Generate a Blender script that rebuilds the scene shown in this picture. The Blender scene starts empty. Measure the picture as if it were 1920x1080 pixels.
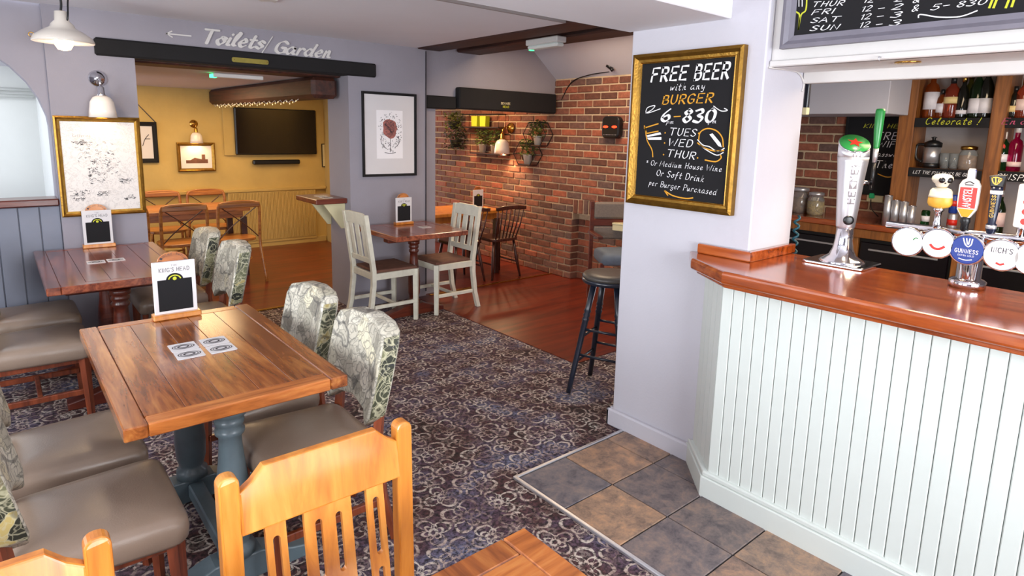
import bpy, bmesh, math, random
from mathutils import Vector, Matrix
random.seed(7)
scene = bpy.context.scene
col = scene.collection
PI = math.pi
# ------------------------------------------------------------------ camera
YAW, PIT, ROL = 0.698394, 0.168127, 0.0234464
F, CX, CY, H = 1159.5, 960.0, 443.0, 1.62
d_ = Vector((math.sin(YAW)*math.cos(PIT), math.cos(YAW)*math.cos(PIT), -math.sin(PIT)))
r0 = Vector((math.cos(YAW), -math.sin(YAW), 0)); u0 = r0.cross(d_)
r_ = r0*math.cos(ROL) + u0*math.sin(ROL); u_ = -r0*math.sin(ROL) + u0*math.cos(ROL)
C0 = Vector((0, 0, H))
cam = bpy.data.cameras.new('camera'); co = bpy.data.objects.new('camera', cam); col.objects.link(co)
m = Matrix((r_, u_, -d_)).transposed().to_4x4(); m.translation = C0; co.matrix_world = m
cam.sensor_width = 36; cam.lens = F/1920*36; cam.shift_y = -(540-CY)/1920; cam.clip_start = .05
scene.camera = co
def ray(x, y): return d_*F + r_*(x-CX) - u_*(y-CY)
def at_x(x, y, X): v = ray(x, y); return C0 + v*(X/v.x)
def at_y(x, y, Y): v = ray(x, y); return C0 + v*(Y/v.y)
def at_z(x, y, Z): v = ray(x, y); return C0 + v*((Z-H)/v.z)
# ------------------------------------------------------------------ world, exposure
w = bpy.data.worlds.new('sky'); scene.world = w; w.use_nodes = True
bg = w.node_tree.nodes['Background']; bg.inputs[0].default_value = (.80, .88, 1, 1); bg.inputs[1].default_value = 2.6
vs = scene.view_settings; vs.view_transform = 'Standard'; vs.look = 'None'; vs.gamma = 1; vs.use_curve_mapping = False
vs.exposure = 0.45
def area(name, loc, aim, sx, sy, power, colr):
    l = bpy.data.lights.new(name, 'AREA'); l.shape = 'RECTANGLE'; l.size = sx; l.size_y = sy; l.energy = power; l.color = colr
    o = bpy.data.objects.new(name, l); col.objects.link(o); o.location = loc
    o.rotation_euler = (Vector(aim)-Vector(loc)).to_track_quat('-Z', 'Y').to_euler(); return o
def point(name, loc, power, colr, r=.03):
    l = bpy.data.lights.new(name, 'POINT'); l.energy = power; l.color = colr; l.shadow_soft_size = r
    o = bpy.data.objects.new(name, l); col.objects.link(o); o.location = loc; return o
def spot(name, loc, aim, power, colr, ang=1.6, r=.03):
    l = bpy.data.lights.new(name, 'SPOT'); l.energy = power; l.color = colr; l.shadow_soft_size = r; l.spot_size = ang; l.spot_blend = .6
    o = bpy.data.objects.new(name, l); col.objects.link(o); o.location = loc
    o.rotation_euler = (Vector(aim)-Vector(loc)).to_track_quat('-Z', 'Y').to_euler(); return o
DAY = (.94, .97, 1); WARM = (1, .68, .36); SOFT = (1, .80, .58)
# daylight at the street windows (walls behind and left of the camera)
area('daylight_rear_a', (.55, -2.12, 1.45), (.55, 3, 1.15), 1.3, 1.25, 94, DAY)
area('daylight_rear_b', (2.0, -2.12, 1.45), (2.0, 3, 1.15), 1.0, 1.25, 30, DAY)
area('daylight_left_a', (-1.62, .55, 1.45), (3, .55, 1.1), 1.5, 1.25, 36, DAY)
area('daylight_left_b', (-1.62, 2.9, 1.45), (3, 2.9, 1.1), 1.5, 1.25, 36, DAY)
# ------------------------------------------------------------------ mesh helper
class MB:
    def __init__(s): s.v = []; s.f = []; s.s = []
    def add(s, vs, fs, sm=False):
        o = len(s.v); s.v += [tuple(p) for p in vs]
        for f in fs: s.f.append([i+o for i in f]); s.s.append(sm)
        return s
    def box(s, x0, x1, y0, y1, z0, z1, c=0):
        x0, x1 = min(x0, x1), max(x0, x1); y0, y1 = min(y0, y1), max(y0, y1); z0, z1 = min(z0, z1), max(z0, z1)
        if c <= 0:
            P = [(x, y, z) for x in (x0, x1) for y in (y0, y1) for z in (z0, z1)]
            return s.add(P, [(0,1,3,2), (4,6,7,5), (0,4,5,1), (2,3,7,6), (0,2,6,4), (1,5,7,3)])
        c = min(c, (x1-x0)*.45, (y1-y0)*.45, (z1-z0)*.45)
        lo = (x0, y0, z0); hi = (x1, y1, z1); idx = {}; P = []
        for sx in (0, 1):
            for sy in (0, 1):
                for sz in (0, 1):
                    sg = (sx, sy, sz)
                    for a in range(3):
                        p = [(hi[k] if sg[k] else lo[k]) + (0 if k == a else (-c if sg[k] else c)) for k in range(3)]
                        idx[sg+(a,)] = len(P); P.append(p)
        Fs = []
        def k(a, sa, b, sb, e, se):
            t = [0, 0, 0]; t[a] = sa; t[b] = sb; t[e] = se; return tuple(t)
        for a in range(3):
            b, e = (a+1) % 3, (a+2) % 3
            for sa in (0, 1):
                Fs.append([idx[k(a, sa, b, sb, e, se)+(a,)] for sb, se in ((0,0), (1,0), (1,1), (0,1))])
                for sb in (0, 1):
                    Fs.append([idx[k(a, sa, b, sb, e, 0)+(a,)], idx[k(a, sa, b, sb, e, 1)+(a,)], idx[k(a, sa, b, sb, e, 1)+(b,)], idx[k(a, sa, b, sb, e, 0)+(b,)]])
        for sx in (0, 1):
            for sy in (0, 1):
                for sz in (0, 1): Fs.append([idx[(sx, sy, sz, a)] for a in range(3)])
        return s.add(P, Fs)
    def rings(s, R, close=True, caps=True, sm=True):
        n = len(R[0]); P = [p for r in R for p in r]; Fs = []
        for i in range(len(R)-1):
            for j in range(n if close else n-1):
                Fs.append((i*n+j, i*n+(j+1) % n, (i+1)*n+(j+1) % n, (i+1)*n+j))
        s.add(P, Fs, sm)
        if caps:
            o = len(s.v)-len(P)
            s.f.append([o+i for i in range(n)]); s.s.append(False)
            s.f.append([o+(len(R)-1)*n+i for i in range(n)]); s.s.append(False)
        return s
    def tube(s, path, r, n=8, closed=False, flat=1.0):
        path = [Vector(p) for p in path]; R = []; L = len(path); up = None
        for i, p in enumerate(path):
            if closed: t = path[(i+1) % L]-path[i-1]
            else: t = path[min(i+1, L-1)]-path[max(i-1, 0)]
            t.normalize()
            if up is None:
                up = Vector((0, 0, 1)) if abs(t.z) < .9 else Vector((0, 1, 0))
            a = t.cross(up)
            if a.length < 1e-4: a = t.cross(Vector((1, .3, 0)))
            a.normalize(); b = a.cross(t).normalized(); up = b
            rr = r[i] if isinstance(r, (list, tuple)) else r
            R.append([p + a*math.cos(2*PI*k/n)*rr + b*math.sin(2*PI*k/n)*rr*flat for k in range(n)])
        if closed: R.append(R[0]); return s.rings(R, caps=False)
        return s.rings(R, sm=n > 4)
    def lathe(s, prof, n=20, c=(0, 0, 0), M=None):
        R = []
        for r, z in prof:
            ring = [Vector((max(r, 1e-4)*math.cos(2*PI*k/n), max(r, 1e-4)*math.sin(2*PI*k/n), z)) for k in range(n)]
            if M: ring = [M @ p for p in ring]
            R.append([p+Vector(c) for p in ring])
        return s.rings(R)
    def plate(s, out, d0, d1, mp, bev=0, steps=2, sm=False):
        # outline (a,b) extruded along d, mapped by mp(a,b,d); rounded rim
        def off(o):
            n = len(out); A = sum(out[i][0]*out[(i+1) % n][1]-out[(i+1) % n][0]*out[i][1] for i in range(n)); sg = 1 if A > 0 else -1; q = []
            for i in range(n):
                p0, p1, p2 = Vector(out[i-1]), Vector(out[i]), Vector(out[(i+1) % n])
                e1 = (p1-p0); e2 = (p2-p1)
                if e1.length < 1e-7: e1 = e2
                if e2.length < 1e-7: e2 = e1
                e1 = e1.normalized(); e2 = e2.normalized()
                nn = Vector((-e1.y-e2.y, e1.x+e2.x))
                nn = nn.normalized() if nn.length > 1e-5 else Vector((0, 0))
                k = 1/max(.5, nn.dot(Vector((-e1.y, e1.x))))
                q.append(p1+nn*sg*o*k)
            return q
        L = []
        if bev > 0:
            for i in range(steps+1):
                t = i/steps*PI/2; L.append((bev*(1-math.sin(t)), d0+bev*(1-math.cos(t))))
            for i in range(steps+1):
                t = (1-i/steps)*PI/2; L.append((bev*(1-math.sin(t)), d1-bev*(1-math.cos(t))))
        else: L = [(0, d0), (0, d1)]
        return s.rings([[mp(p[0], p[1], d) for p in off(o)] for o, d in L], sm=sm)
    def build(s, name, mat, parent=None, label=None, M=None):
        me = bpy.data.meshes.new(name)
        v = s.v if M is None else [tuple(M @ Vector(p)) for p in s.v]
        me.from_pydata(v, [], s.f)
        me.polygons.foreach_set('use_smooth', s.s)
        bm = bmesh.new(); bm.from_mesh(me); bmesh.ops.recalc_face_normals(bm, faces=bm.faces); bm.to_mesh(me); bm.free()
        if mat: me.materials.append(mat)
        return link(name, me, parent, label)
def link(name, me, parent=None, label=None):
    o = bpy.data.objects.new(name, me); col.objects.link(o)
    if parent: o.parent = parent
    if label: o['label'] = label
    return o
def B(name, mat, parent, *a, c=.003, label=None): return MB().box(*a, c=c).build(name, mat, parent, label)
def tag(o, label, cat, group=None):
    o['label'] = label; o['category'] = cat
    if group: o['group'] = group
    return o
def thing(name, label, cat, loc=(0, 0, 0), rz=0, group=None):
    o = bpy.data.objects.new(name, None); col.objects.link(o); o.location = loc; o.rotation_euler = (0, 0, rz); o.empty_display_size = .05
    return tag(o, label, cat, group)
def struct(o): o['kind'] = 'structure'; return o
def sroot(name):
    o = bpy.data.objects.new(name, None); col.objects.link(o); o.empty_display_size = .05; return struct(o)
def dup(root, loc, rz, label, group=None, skip=()):
    r = root.copy(); col.objects.link(r); r.location = loc; r.rotation_euler = (0, 0, rz); r['label'] = label
    if group: r['group'] = group
    for ch in list(root.children):
        c = ch.copy(); col.objects.link(c); c.parent = r
        for g in ch.children:
            e = g.copy(); col.objects.link(e); e.parent = c
    return r
XZ = lambda y0=0: (lambda a, b, d: Vector((a, y0+d, b)))
XY = lambda a, b, d: Vector((a, b, d))
YZ = lambda a, b, d: Vector((d, a, b))
def rrect(x0, x1, y0, y1, r, n=4):
    P = []
    for cx, cy, a0 in ((x1-r, y1-r, 0), (x0+r, y1-r, PI/2), (x0+r, y0+r, PI), (x1-r, y0+r, 1.5*PI)):
        for i in range(n+1): a = a0+PI/2*i/n; P.append((cx+r*math.cos(a), cy+r*math.sin(a)))
    return P
def circ(cx, cy, r, n=24, ry=None): return [(cx+r*math.cos(2*PI*i/n), cy+(ry or r)*math.sin(2*PI*i/n)) for i in range(n)]
# ------------------------------------------------------------------ materials
def srgb(h):
    h = h.lstrip('#'); c = [int(h[i:i+2], 16)/255 for i in (0, 2, 4)]
    return tuple((x/12.92 if x <= .04045 else ((x+.055)/1.055)**2.4) for x in c)+(1,)
class S:                                   # socket with operators -> Math nodes
    def __init__(s, nt, k): s.nt = nt; s.k = k
    def op(s, o, b=None, c=None):
        n = s.nt.nodes.new('ShaderNodeMath'); n.operation = o
        for i, x in enumerate((s, b, c)):
            if x is None: continue
            if isinstance(x, S): s.nt.links.new(x.k, n.inputs[i])
            else: n.inputs[i].default_value = x
        return S(s.nt, n.outputs[0])
    def __add__(s, b): return s.op('ADD', b)
    def __sub__(s, b): return s.op('SUBTRACT', b)
    def __mul__(s, b): return s.op('MULTIPLY', b)
    def __truediv__(s, b): return s.op('DIVIDE', b)
    def abs(s): return s.op('ABSOLUTE')
    def ss(s, a, b):                       # smoothstep a..b
        n = s.nt.nodes.new('ShaderNodeMapRange'); n.interpolation_type = 'SMOOTHSTEP'
        s.nt.links.new(s.k, n.inputs[0]); n.inputs[1].default_value = a; n.inputs[2].default_value = b
        return S(s.nt, n.outputs[0])
class NT:
    def __init__(s, name):
        s.m = bpy.data.materials.new(name); s.m.use_nodes = True; s.nt = s.m.node_tree; s.b = s.nt.nodes['Principled BSDF']
    def n(s, t, **k):
        x = s.nt.nodes.new('ShaderNode'+t)
        for a, b in k.items(): setattr(x, a, b)
        return x
    def l(s, a, b): s.nt.links.new(a.k if isinstance(a, S) else a, b)
    def set(s, **k):
        for a, v in k.items():
            i = s.b.inputs[a.replace('_', ' ')]
            if isinstance(v, S) or hasattr(v, 'is_linked'): s.l(v, i)
            else: i.default_value = v
    def coord(s, scale=(1, 1, 1), rnd=False, which='Object'):
        t = s.n('TexCoord'); mp = s.n('Mapping'); mp.inputs['Scale'].default_value = scale; s.l(t.outputs[which], mp.inputs[0])
        if rnd:
            oi = s.n('ObjectInfo'); q = s.n('Math', operation='MULTIPLY'); q.inputs[1].default_value = 37.0
            s.l(oi.outputs['Random'], q.inputs[0]); cb = s.n('CombineXYZ')
            for i in range(3): s.l(q.outputs[0], cb.inputs[i])
            s.l(cb.outputs[0], mp.inputs['Location'])
        return mp.outputs[0]
    def noise(s, vec, scale, detail=3, rough=.5, dist=0):
        n = s.n('TexNoise'); n.inputs['Scale'].default_value = scale; n.inputs['Detail'].default_value = detail
        n.inputs['Roughness'].default_value = rough; n.inputs['Distortion'].default_value = dist; s.l(vec, n.inputs['Vector']); return n
    def ramp(s, fac, stops):
        r = s.n('ValToRGB'); e = r.color_ramp.elements
        while len(e) > len(stops): e.remove(e[-1])
        while len(e) < len(stops): e.new(.5)
        for k, (p, c) in zip(e, stops): k.position = p; k.color = c if len(c) == 4 else tuple(c)+(1,)
        s.l(fac, r.inputs[0]); return r.outputs[0]
    def mix(s, fac, a, b, mode='MIX'):
        x = s.n('Mix', data_type='RGBA', blend_type=mode)
        for v, i in ((fac, 0), (a, 6), (b, 7)):
            if isinstance(v, (S,)) or hasattr(v, 'is_linked'): s.l(v, x.inputs[i])
            else: x.inputs[i].default_value = v
        return x.outputs[2]
    def bump(s, h, strength=.2, dist=.01):
        b = s.n('Bump'); b.inputs['Strength'].default_value = strength; b.inputs['Distance'].default_value = dist
        s.l(h, b.inputs['Height']); s.l(b.outputs[0], s.b.inputs['Normal'])
def shade(c, k): return tuple(min(1, x*k) for x in c[:3])+(1,)
def plain(name, hx, rough=.5, metal=0, var=.08, sc=6, bump=.05, bsc=60, coat=0, emit=0):
    t = NT(name); c = srgb(hx); v = t.coord(rnd=True); n = t.noise(v, sc, 4, .6)
    t.set(Base_Color=t.ramp(n.outputs[0], [(.25, shade(c, 1-var)), (.75, shade(c, 1+var))]), Roughness=rough, Metallic=metal)
    if bump: t.bump(t.noise(v, bsc, 3).outputs[0], bump, .004)
    if coat: t.set(Coat_Weight=coat, Coat_Roughness=.12)
    if emit: t.set(Emission_Color=c, Emission_Strength=emit)
    return t.m
def wood(name, dark, mid, light, axis=0, sc=7, rough=.35, coat=.3, rnd=.25, knots=True):
    t = NT(name); a = [sc*2.2]*3; a[axis] = sc*.22
    v = t.coord(tuple(a), rnd=True); n = t.noise(v, 1.3, 6, .62, 1.2); n2 = t.noise(v, 5, 3, .5)
    fac = S(t.nt, n.outputs[0])*.75+S(t.nt, n2.outputs[0])*.25
    c = t.ramp(fac, [(.32, srgb(dark)), (.5, srgb(mid)), (.68, srgb(light))])
    oi = t.n('ObjectInfo'); r = S(t.nt, oi.outputs['Random'])*(2*rnd)+(1-rnd)
    g = t.n('CombineColor')
    for i in range(3): t.l(r, g.inputs[i])
    c = t.mix(1.0, c, g.outputs[0], 'MULTIPLY')
    t.set(Base_Color=c, Roughness=rough, Coat_Weight=coat, Coat_Roughness=.15); t.bump(fac, .12, .002)
    return t.m
def glassy(name, hx, rough=.05, alpha=1):
    t = NT(name); t.set(Base_Color=srgb(hx), Roughness=rough, Transmission_Weight=.85, IOR=1.4); return t.m
def emit(name, hx, st):
    t = NT(name); t.set(Base_Color=srgb(hx), Emission_Color=srgb(hx), Emission_Strength=st); return t.m
MT = {}
MT['lilac'] = plain('lilac_grey_wall_paint', '#938f98', .8, var=.05, sc=2, bump=.25, bsc=90)
MT['pillar'] = plain('off_white_wall_paint', '#c4c2ca', .75, var=.03, sc=2, bump=.2, bsc=80)
MT['ceil'] = plain('white_ceiling_paint', '#dedde2', .85, var=.03, sc=1.5, bump=.12, bsc=50)
MT['taupe'] = plain('taupe_paint', '#9b928f', .8, var=.04)
MT['yellow'] = plain('ochre_cream_plaster', '#c2a766', .85, var=.12, sc=2.2, bump=.3, bsc=30)
MT['paleblue'] = plain('pale_blue_white_plaster', '#cfd1ce', .85, var=.04, sc=2)
MT['panelblue'] = plain('blue_grey_panel_paint', '#7c808e', .55, var=.06, sc=4)
MT['mint'] = plain('pale_mint_paint', '#d2d8d3', .45, var=.03, sc=3, bump=.06)
MT['white'] = plain('white_gloss_paint', '#cfccc9', .4, var=.03)
MT['black'] = plain('black_beam_paint', '#0f0d0f', .85, var=.25, sc=9, bump=.3, bsc=22)
MT['darkbeam'] = wood('dark_brown_beam_wood', '#1e0e0a', '#3c1d13', '#54291a', 1, 4, .6, 0)
MT['rail'] = wood('dark_red_brown_wood', '#3a130c', '#5e2415', '#7a351f', 0, 6, .35, .4)
MT['table'] = wood('honey_pine_table_wood', '#4f2510', '#8f4f24', '#b9783c', 1, 6, .22, .6, .16)
MT['tablex'] = wood('honey_pine_border_wood', '#7a3d18', '#b76a30', '#d18f4c', 0, 6, .26, .5, .1)
MT['tabled'] = wood('red_brown_table_wood', '#431a10', '#82402a', '#a75c3a', 1, 6, .22, .6, .14)
MT['orange'] = wood('orange_varnished_beech', '#a85c1c', '#c97c2c', '#da9542', 2, 4, .3, .6, .04)
MT['leg'] = wood('chestnut_chair_leg_wood', '#4a1d0e', '#76351b', '#93492a', 2, 6, .35, .5, .08)
MT['xwood'] = wood('golden_brown_bentwood', '#6b3b1a', '#a8682f', '#c08540', 0, 6, .4, .3, .1)
MT['spindle'] = wood('dark_brown_elm', '#1e0d09', '#42201a', '#5a3024', 2, 6, .4, .3, .1)
MT['counter'] = wood('polished_mahogany', '#5c2109', '#9a4517', '#b8602a', 1, 5, .14, .9, .03)
MT['backwood'] = wood('brown_oak_backbar', '#57300f', '#8d5524', '#a86c33', 2, 5, .45, .2, .08)
MT['timber'] = wood('red_brown_floor_boards', '#380d05', '#661d0a', '#7c2b10', 0, 3, .36, .3, 0)
MT['tablecol'] = plain('blue_grey_table_base_paint', '#5b6a71', .35, var=.18, sc=9, bump=.1, coat=.3)
MT['taupeseat'] = plain('taupe_faux_leather', '#8b7869', .28, var=.06, sc=8, bump=.12, bsc=220)
MT['whitewash'] = plain('worn_cream_chair_paint', '#d6d2c0', .5, var=.12, sc=14, bump=.1)
MT['drop'] = plain('brown_striped_seat_cloth', '#6a4536', .8, var=.3, sc=18)
MT['chrome'] = plain('chrome', '#dcdce2', .1, 1, var=.02, bump=0)
MT['steel'] = plain('brushed_silver', '#cdcdd2', .36, .8, var=.04, bump=.03, bsc=120)
MT['brass'] = plain('brass', '#c99a4c', .25, 1, var=.05, bump=0)
MT['gold'] = plain('antique_gold_leaf', '#8f6a2a', .32, .85, var=.25, sc=30, bump=.3, bsc=90)
MT['blackpl'] = plain('black_plastic', '#141416', .35, var=.1)
MT['slate'] = plain('chalkboard_black', '#0f0e12', .9, var=.12, sc=3, bump=.02)
MT['greyframe'] = plain('pewter_grey_frame_paint', '#74717c', .5, var=.1, sc=12)
MT['paper'] = plain('white_print_paper', '#d6d3d4', .6, var=.02, bump=0)
MT['cream'] = plain('cream_card', '#d9cfa6', .6, var=.05)
MT['chalk'] = plain('white_chalk_ink', '#f3f2f5', .7, var=.02, bump=0)
MT['ochre'] = plain('golden_yellow_chalk_ink', '#d99a26', .7, var=.04, bump=0)
MT['lime'] = plain('lime_yellow_chalk_ink', '#c3c62f', .7, var=.04, bump=0)
MT['pink'] = plain('pink_chalk_ink', '#b4486e', .7, var=.04, bump=0)
MT['ink'] = plain('dark_printing_ink', '#3a363c', .7, var=.1, bump=0)
MT['inkgrey'] = plain('grey_printing_ink', '#7a7478', .7, var=.1, bump=0)
MT['navy'] = plain('dark_navy_stool_paint', '#1a202e', .3, var=.2, bump=.05, coat=.4)
MT['plaque'] = plain('dull_brass_plaque', '#8a7d3a', .4, .6, var=.15, sc=30)
MT['enamel'] = plain('ivory_enamel', '#d8cfc4', .25, var=.03, bump=0, coat=.5)
MT['ceramic'] = plain('white_glazed_ceramic', '#ece2d8', .2, var=.02, bump=0, coat=.5)
MT['bulb'] = emit('glowing_warm_bulb', '#ffce7a', 14)
MT['screen'] = plain('dark_tv_screen', '#0d0910', .12, var=.2, bump=0)
MT['red'] = plain('bright_red_lacquer', '#c8281c', .35, var=.04, bump=0)
MT['green'] = plain('bright_green_lacquer', '#23803a', .3, var=.04, bump=0)
MT['bluel'] = plain('royal_blue_lacquer', '#1d3a8c', .3, var=.05, bump=0)
MT['leaf'] = plain('green_foliage', '#5f6e34', .6, var=.4, sc=30)
MT['terr'] = plain('pale_grey_pot', '#b9b5ae', .6, var=.08)
# carpet: cream scrolls on a diamond lattice over a mottled plum ground
def carpet():
    t = NT('floral_scroll_carpet'); tc = t.n('TexCoord'); wob = t.noise(tc.outputs['Object'], 6, 3)
    sx = t.n('SeparateXYZ'); t.l(tc.outputs['Object'], sx.inputs[0])
    wv = t.n('SeparateColor'); t.l(wob.outputs['Color'], wv.inputs[0])
    X = S(t.nt, sx.outputs[0])+(S(t.nt, wv.outputs[0])-.5)*.055; Y = S(t.nt, sx.outputs[1])+(S(t.nt, wv.outputs[1])-.5)*.055
    def motif(px, py, size, ox, oy, rings):
        u = (X+Y)*(.7071/px)+ox; v = (Y-X)*(.7071/py)+oy
        fu = u.op('FRACT')-.5; fv = v.op('FRACT')-.5
        r = (fu*fu+fv*fv).op('SQRT'); th = fv.op('ARCTAN2', fu); out = None
        for (R, k, n, ph, w) in rings:
            cs = ((th+ph)*n).op('COSINE').abs()
            rr = cs.op('POWER', .6)*(R*k)+R*(1-k)
            ln = S(t.nt, ((r-rr).abs().ss(w, w*2.1)).k)*-1.0+1.0
            out = ln if out is None else out.op('MAXIMUM', ln)
        return out
    a = motif(.25, .25, 1, 0, 0, [(.42, .88, 2, 0, .019), (.27, .75, 2, PI/4, .016), (.12, .5, 4, 0, .016)])
    b = motif(.25, .25, 1, .5, .5, [(.34, .85, 2, PI/4, .018), (.18, .7, 3, 0, .015), (.07, .2, 3, 0, .016)])
    c = motif(.135, .135, 1, .25, .25, [(.26, .7, 2, 0, .035), (.12, .3, 2, 0, .03)])
    line = a.op('MAXIMUM', b).op('MAXIMUM', c*.22)
    n1 = t.noise(tc.outputs['Object'], 2.6, 4, .6, .6); n2 = t.noise(tc.outputs['Object'], 55, 3, .7); n3 = t.noise(tc.outputs['Object'], 7, 3, .6)
    base = t.ramp(n1.outputs[0], [(.32, srgb('#2a1812')), (.44, srgb('#43292a')), (.54, srgb('#4a3a48')), (.66, srgb('#565a70'))])
    dk = t.ramp(n2.outputs[0], [(.38, (.15, .13, .14)), (.62, (1.7, 1.6, 1.6))])
    base = t.mix(1.0, base, dk, 'MULTIPLY')
    lc = t.ramp(n3.outputs[0], [(.3, srgb('#7a5c4e')), (.5, srgb('#b5a195')), (.7, srgb('#c9c0b4'))])
    br = S(t.nt, n2.outputs[0]).ss(.34, .56)*(S(t.nt, n3.outputs[0]).ss(.3, .55)*.7+.3)
    t.set(Base_Color=t.mix((line*br), base, lc), Roughness=.95); t.bump(n2.outputs[0], .5, .004)
    return t.m
MT['carpet'] = carpet()
def brickm():
    t = NT('old_red_brick'); oi = t.n('ObjectInfo'); g = t.n('NewGeometry')
    f = (S(t.nt, oi.outputs['Random'])+S(t.nt, g.outputs['Random Per Island'])).op('FRACT')
    base = t.ramp(f.k, [(0, srgb('#5a3a30')), (.25, srgb('#7a4b3a')), (.5, srgb('#8a5440')), (.65, srgb('#66504a')), (.85, srgb('#955a44')), (1, srgb('#a35a42'))])
    n = t.noise(t.coord(rnd=False), 30, 5, .65)
    t.set(Base_Color=t.mix(1.0, base, t.ramp(n.outputs[0], [(.3, (.7, .68, .68)), (.7, (1.2, 1.18, 1.15))]), 'MULTIPLY'), Roughness=.85); t.bump(n.outputs[0], .5, .006)
    return t.m
MT['brick'] = brickm(); MT['mortar'] = plain('lime_mortar', '#c2aa8c', .95, var=.15, sc=20, bump=.5, bsc=80)
def tilem():
    t = NT('riven_slate_tile'); oi = t.n('ObjectInfo')
    base = t.ramp(oi.outputs['Random'], [(0, srgb('#55525a')), (.25, srgb('#6a605c')), (.45, srgb('#7a6a5e')), (.6, srgb('#585860')), (.8, srgb('#8a725e')), (1, srgb('#62585a'))])
    v = t.coord(rnd=True); n = t.noise(v, 11, 12, .78, .3); n2 = t.noise(v, 40, 8, .75)
    c = t.mix(1.0, base, t.ramp(n.outputs[0], [(.36, (.55, .55, .64)), (.5, (1.3, 1.22, 1.18)), (.64, (2.2, 1.8, 1.4))]), 'MULTIPLY')
    t.set(Base_Color=c, Roughness=.5); t.bump((S(t.nt, n.outputs[0])*.6+S(t.nt, n2.outputs[0])*.4), .5, .008); return t.m
MT['tile'] = tilem(); MT['grout'] = plain('dark_grout', '#2c2a2c', .9)
def fabric(name, stops, edge, ew, sc=13):
    t = NT(name); v = t.coord(rnd=True); w = t.noise(v, 9, 3, .6)
    av = t.n('VectorMath', operation='MULTIPLY_ADD'); t.l(w.outputs['Color'], av.inputs[0]); av.inputs[1].default_value = (.09, .09, .09); t.l(v, av.inputs[2])
    vo = t.n('TexVoronoi', feature='F1'); vo.inputs['Scale'].default_value = sc; t.l(av.outputs[0], vo.inputs['Vector'])
    ve = t.n('TexVoronoi', feature='DISTANCE_TO_EDGE'); ve.inputs['Scale'].default_value = sc; t.l(av.outputs[0], ve.inputs['Vector'])
    v2 = t.n('TexVoronoi', feature='F1'); v2.inputs['Scale'].default_value = sc*2.1; t.l(av.outputs[0], v2.inputs['Vector'])
    cs = t.n('SeparateColor'); t.l(vo.outputs['Color'], cs.inputs[0])
    c = t.ramp(cs.outputs[0], stops)
    petal = S(t.nt, vo.outputs['Distance'])*24.0
    petal = petal.op('SINE').ss(.55, .95)
    c = t.mix(petal*.55, c, edge); e = S(t.nt, ve.outputs['Distance']).ss(0, ew)*-1.0+1.0
    c = t.mix(e*.7, c, edge)
    ve2 = t.n('TexVoronoi', feature='DISTANCE_TO_EDGE'); ve2.inputs['Scale'].default_value = sc*2.3; t.l(av.outputs[0], ve2.inputs['Vector'])
    c = t.mix((S(t.nt, ve2.outputs['Distance']).ss(0, .06)*-1.0+1.0)*.45, c, edge)
    wv = t.n('TexWave', wave_type='RINGS'); wv.inputs['Scale'].default_value = 2.2; wv.inputs['Distortion'].default_value = 9; wv.inputs['Detail Scale'].default_value = 2.2; t.l(v, wv.inputs['Vector'])
    st = S(t.nt, wv.outputs['Fac']).ss(.965, .995)
    c = t.mix(st*.55, c, srgb('#2b2c34')); t.set(Base_Color=c, Roughness=.6); t.bump(v2.outputs['Distance'], .15, .003); return t.m
MT['fab'] = fabric('floral_leaf_upholstery', [(0, srgb('#8e897c')), (.3, srgb('#c9c3b2')), (.6, srgb('#ddd8c8')), (.85, srgb('#b2ad9c')), (1, srgb('#e4dcc0'))], srgb('#6d6b62'), .03)
MT['fabd'] = fabric('dark_shaded_leaf_upholstery', [(0, srgb('#1e2018')), (.35, srgb('#4c4f38')), (.6, srgb('#85835f')), (.8, srgb('#26271f')), (1, srgb('#c6b271'))], srgb('#c9c4a4'), .03)  # chair sides: darker leaf pattern, with some side shade put into the colour
def mapm():
    t = NT('printed_map'); v = t.coord(); n = t.noise(v, 14, 6, .7, 1.5); n2 = t.noise(v, 75, 4, .7); n3 = t.noise(v, 7, 2)
    ln = (S(t.nt, n.outputs[0])-.5).abs().ss(.004, .02)*-1.0+1.0
    sp = S(t.nt, n2.outputs[0]).ss(.60, .68)*S(t.nt, n3.outputs[0]).ss(.48, .6)
    c = t.mix(ln*.4, srgb('#d9d2cc'), srgb('#7d7470')); c = t.mix(sp*.55, c, srgb('#5b565a')); t.set(Base_Color=c, Roughness=.35); return t.m
MT['map'] = mapm()
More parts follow.
